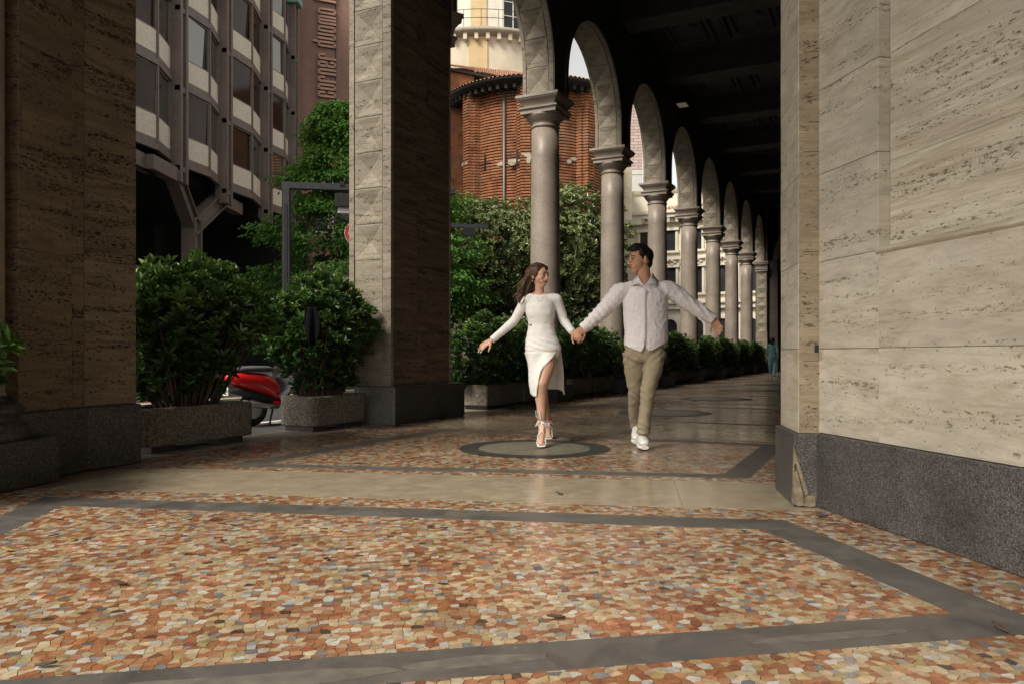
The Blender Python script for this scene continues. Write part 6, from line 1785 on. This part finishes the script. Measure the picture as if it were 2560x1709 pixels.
# hair
hm = MB(); R_ = P
hm.ball(P(-.034,0,.034), .098, .086, .090, 20, 14, Mx); hm.ball(P(.020,0,.090), .075, .066, .036, 18, 12, Mx)
hm.ball(P(-.06,0,-.018), .056, .066, .070, 16, 12, Mx)
for k in range(9):
    y0 = (k-4)/4*.052; pp, rr_ = smoothpath([P(-.05,y0,.118-abs(y0)*.35), P(.03,y0,.126-abs(y0)*.4), P(.076,y0*.95,.108-abs(y0)*.35), P(.094,y0*.9-.004,.088-abs(y0)*.25)], [.014,.016,.014,.005], 4); hm.tube(pp, rr_, 8)
for y in (-1, 1): hm.ball(P(.012,.066*y,.052), .040, .016, .042, 12, 8, Mx); hm.tube([P(.020,.071*y,.03), P(.016,.073*y,-.006)], [.012,.006], 6)
fuse(hm, 'hair', M['hair_m'], me_, .005, 1, lambda p, n: p + n*(.003*mnoise.noise(Vector((p.x*60, p.y*60, p.z*30)))))

# ---------------------------------------------------------------- two people far down the passage
def walker(base, H, facing, mats, label, parts, seed, stride=.22, hair_col='hair_m'):
    e = empty('person', base, label, 'person'); f = facing.normalized(); s_ = f.cross(Z).normalized(); k = H/1.70
    q_ = lambda x, y, z_: base + (f*x + s_*y + Z*z_)*k
    b = MB(); F = lambda mb_, pts, rad: limb(mb_, [q_(*p) for p in pts], [r*k for r in rad], 4, 10)
    F(b, [(0,0,.92),(0,0,1.12),(0,0,1.30),(0,0,1.40)], [.12,.11,.13,.09]); F(b, [(0,0,1.38),(.01,0,1.48)], [.05,.05])
    b.ball(q_(.015,0,1.58), .095*k, .080*k, .115*k, 14, 10); b.ball(q_(.105,0,1.56), .016*k, seg=8, rings=5)
    for sg in (-1, 1):
        F(b, [(0,.16*sg,1.36),(-.06*sg,.22*sg,1.12),(.08-.06*sg,.24*sg,.90)], [.048,.042,.030])
        hand(b, q_(.08-.06*sg,.24*sg,.90), Vector((f.x*.3, f.y*.3, -1)), -s_*sg, f, .9*k, (.3,.35,.4,.45))
        F(b, [(0,.09*sg,.90),(.06*sg,.09*sg,.50),(-stride*sg*.9,.08*sg,.09)], [.085,.058,.040])
    fuse(b, 'body', M['skin_f'], e, .011, 2)
    j = MB(); F(j, [(0,0,.98),(0,0,1.12),(0,0,1.30),(0,0,1.40)], [.165,.155,.165,.09])
    F(j, [(0,-.18,1.37),(0,.18,1.37)], [.075,.075])
    for sg in (-1, 1): F(j, [(0,.17*sg,1.37),(-.06*sg,.225*sg,1.12),(.06-.06*sg,.24*sg,.96)], [.072,.062,.050])
    fuse(j, 'jacket', M[mats[0]], e, .013, 2, folds(.010, 14))
    t_ = MB(); F(t_, [(0,0,.88),(0,0,.98)], [.17,.16])
    for sg in (-1, 1): F(t_, [(0,.09*sg,.90),(.06*sg,.09*sg,.50),(-stride*sg*.85,.08*sg,.12)], [.115,.082,.070])
    fuse(t_, 'trousers', M[mats[1]], e, .013, 2, folds(.010, 14))
    for sg in (-1, 1):
        x0 = -stride*sg*.9; sm = MB(); lift = .05 if sg > 0 else 0
        sm.tube([q_(x0-.07,.08*sg,.055+lift), q_(x0+.03,.08*sg,.05+lift*.5), q_(x0+.16,.08*sg,.03)], [(.036*k,.045*k),(.042*k,.042*k),(.03*k,.022*k)], 10, up=(0,0,1)); sm.build('shoe', M[mats[2]], e)
    h = MB(); h.ball(q_(-.02,0,1.61), .115*k, .10*k, .115*k, 16, 10)
    h.ball(q_(-.05,0,1.50), .075*k, .105*k, .11*k, 14, 10); fuse(h, 'hair', M[hair_col], e, .011, 1, folds(.012, 22))
    return e
walker(G(1931, 939.5), 1.52, U1, ('teal','teal_d','shoe_tan'), 'person in teal jacket and jeans walking away down the passage', None, 1) if M.setdefault('shoe_tan', plain('tan leather', (.42,.32,.21), .6, .1, 9)) else None
walker(S(26.1, 3.05), 1.5, U1, ('navy','navy','shoe_white'), 'person in dark clothes walking beside the one in teal', None, 2)
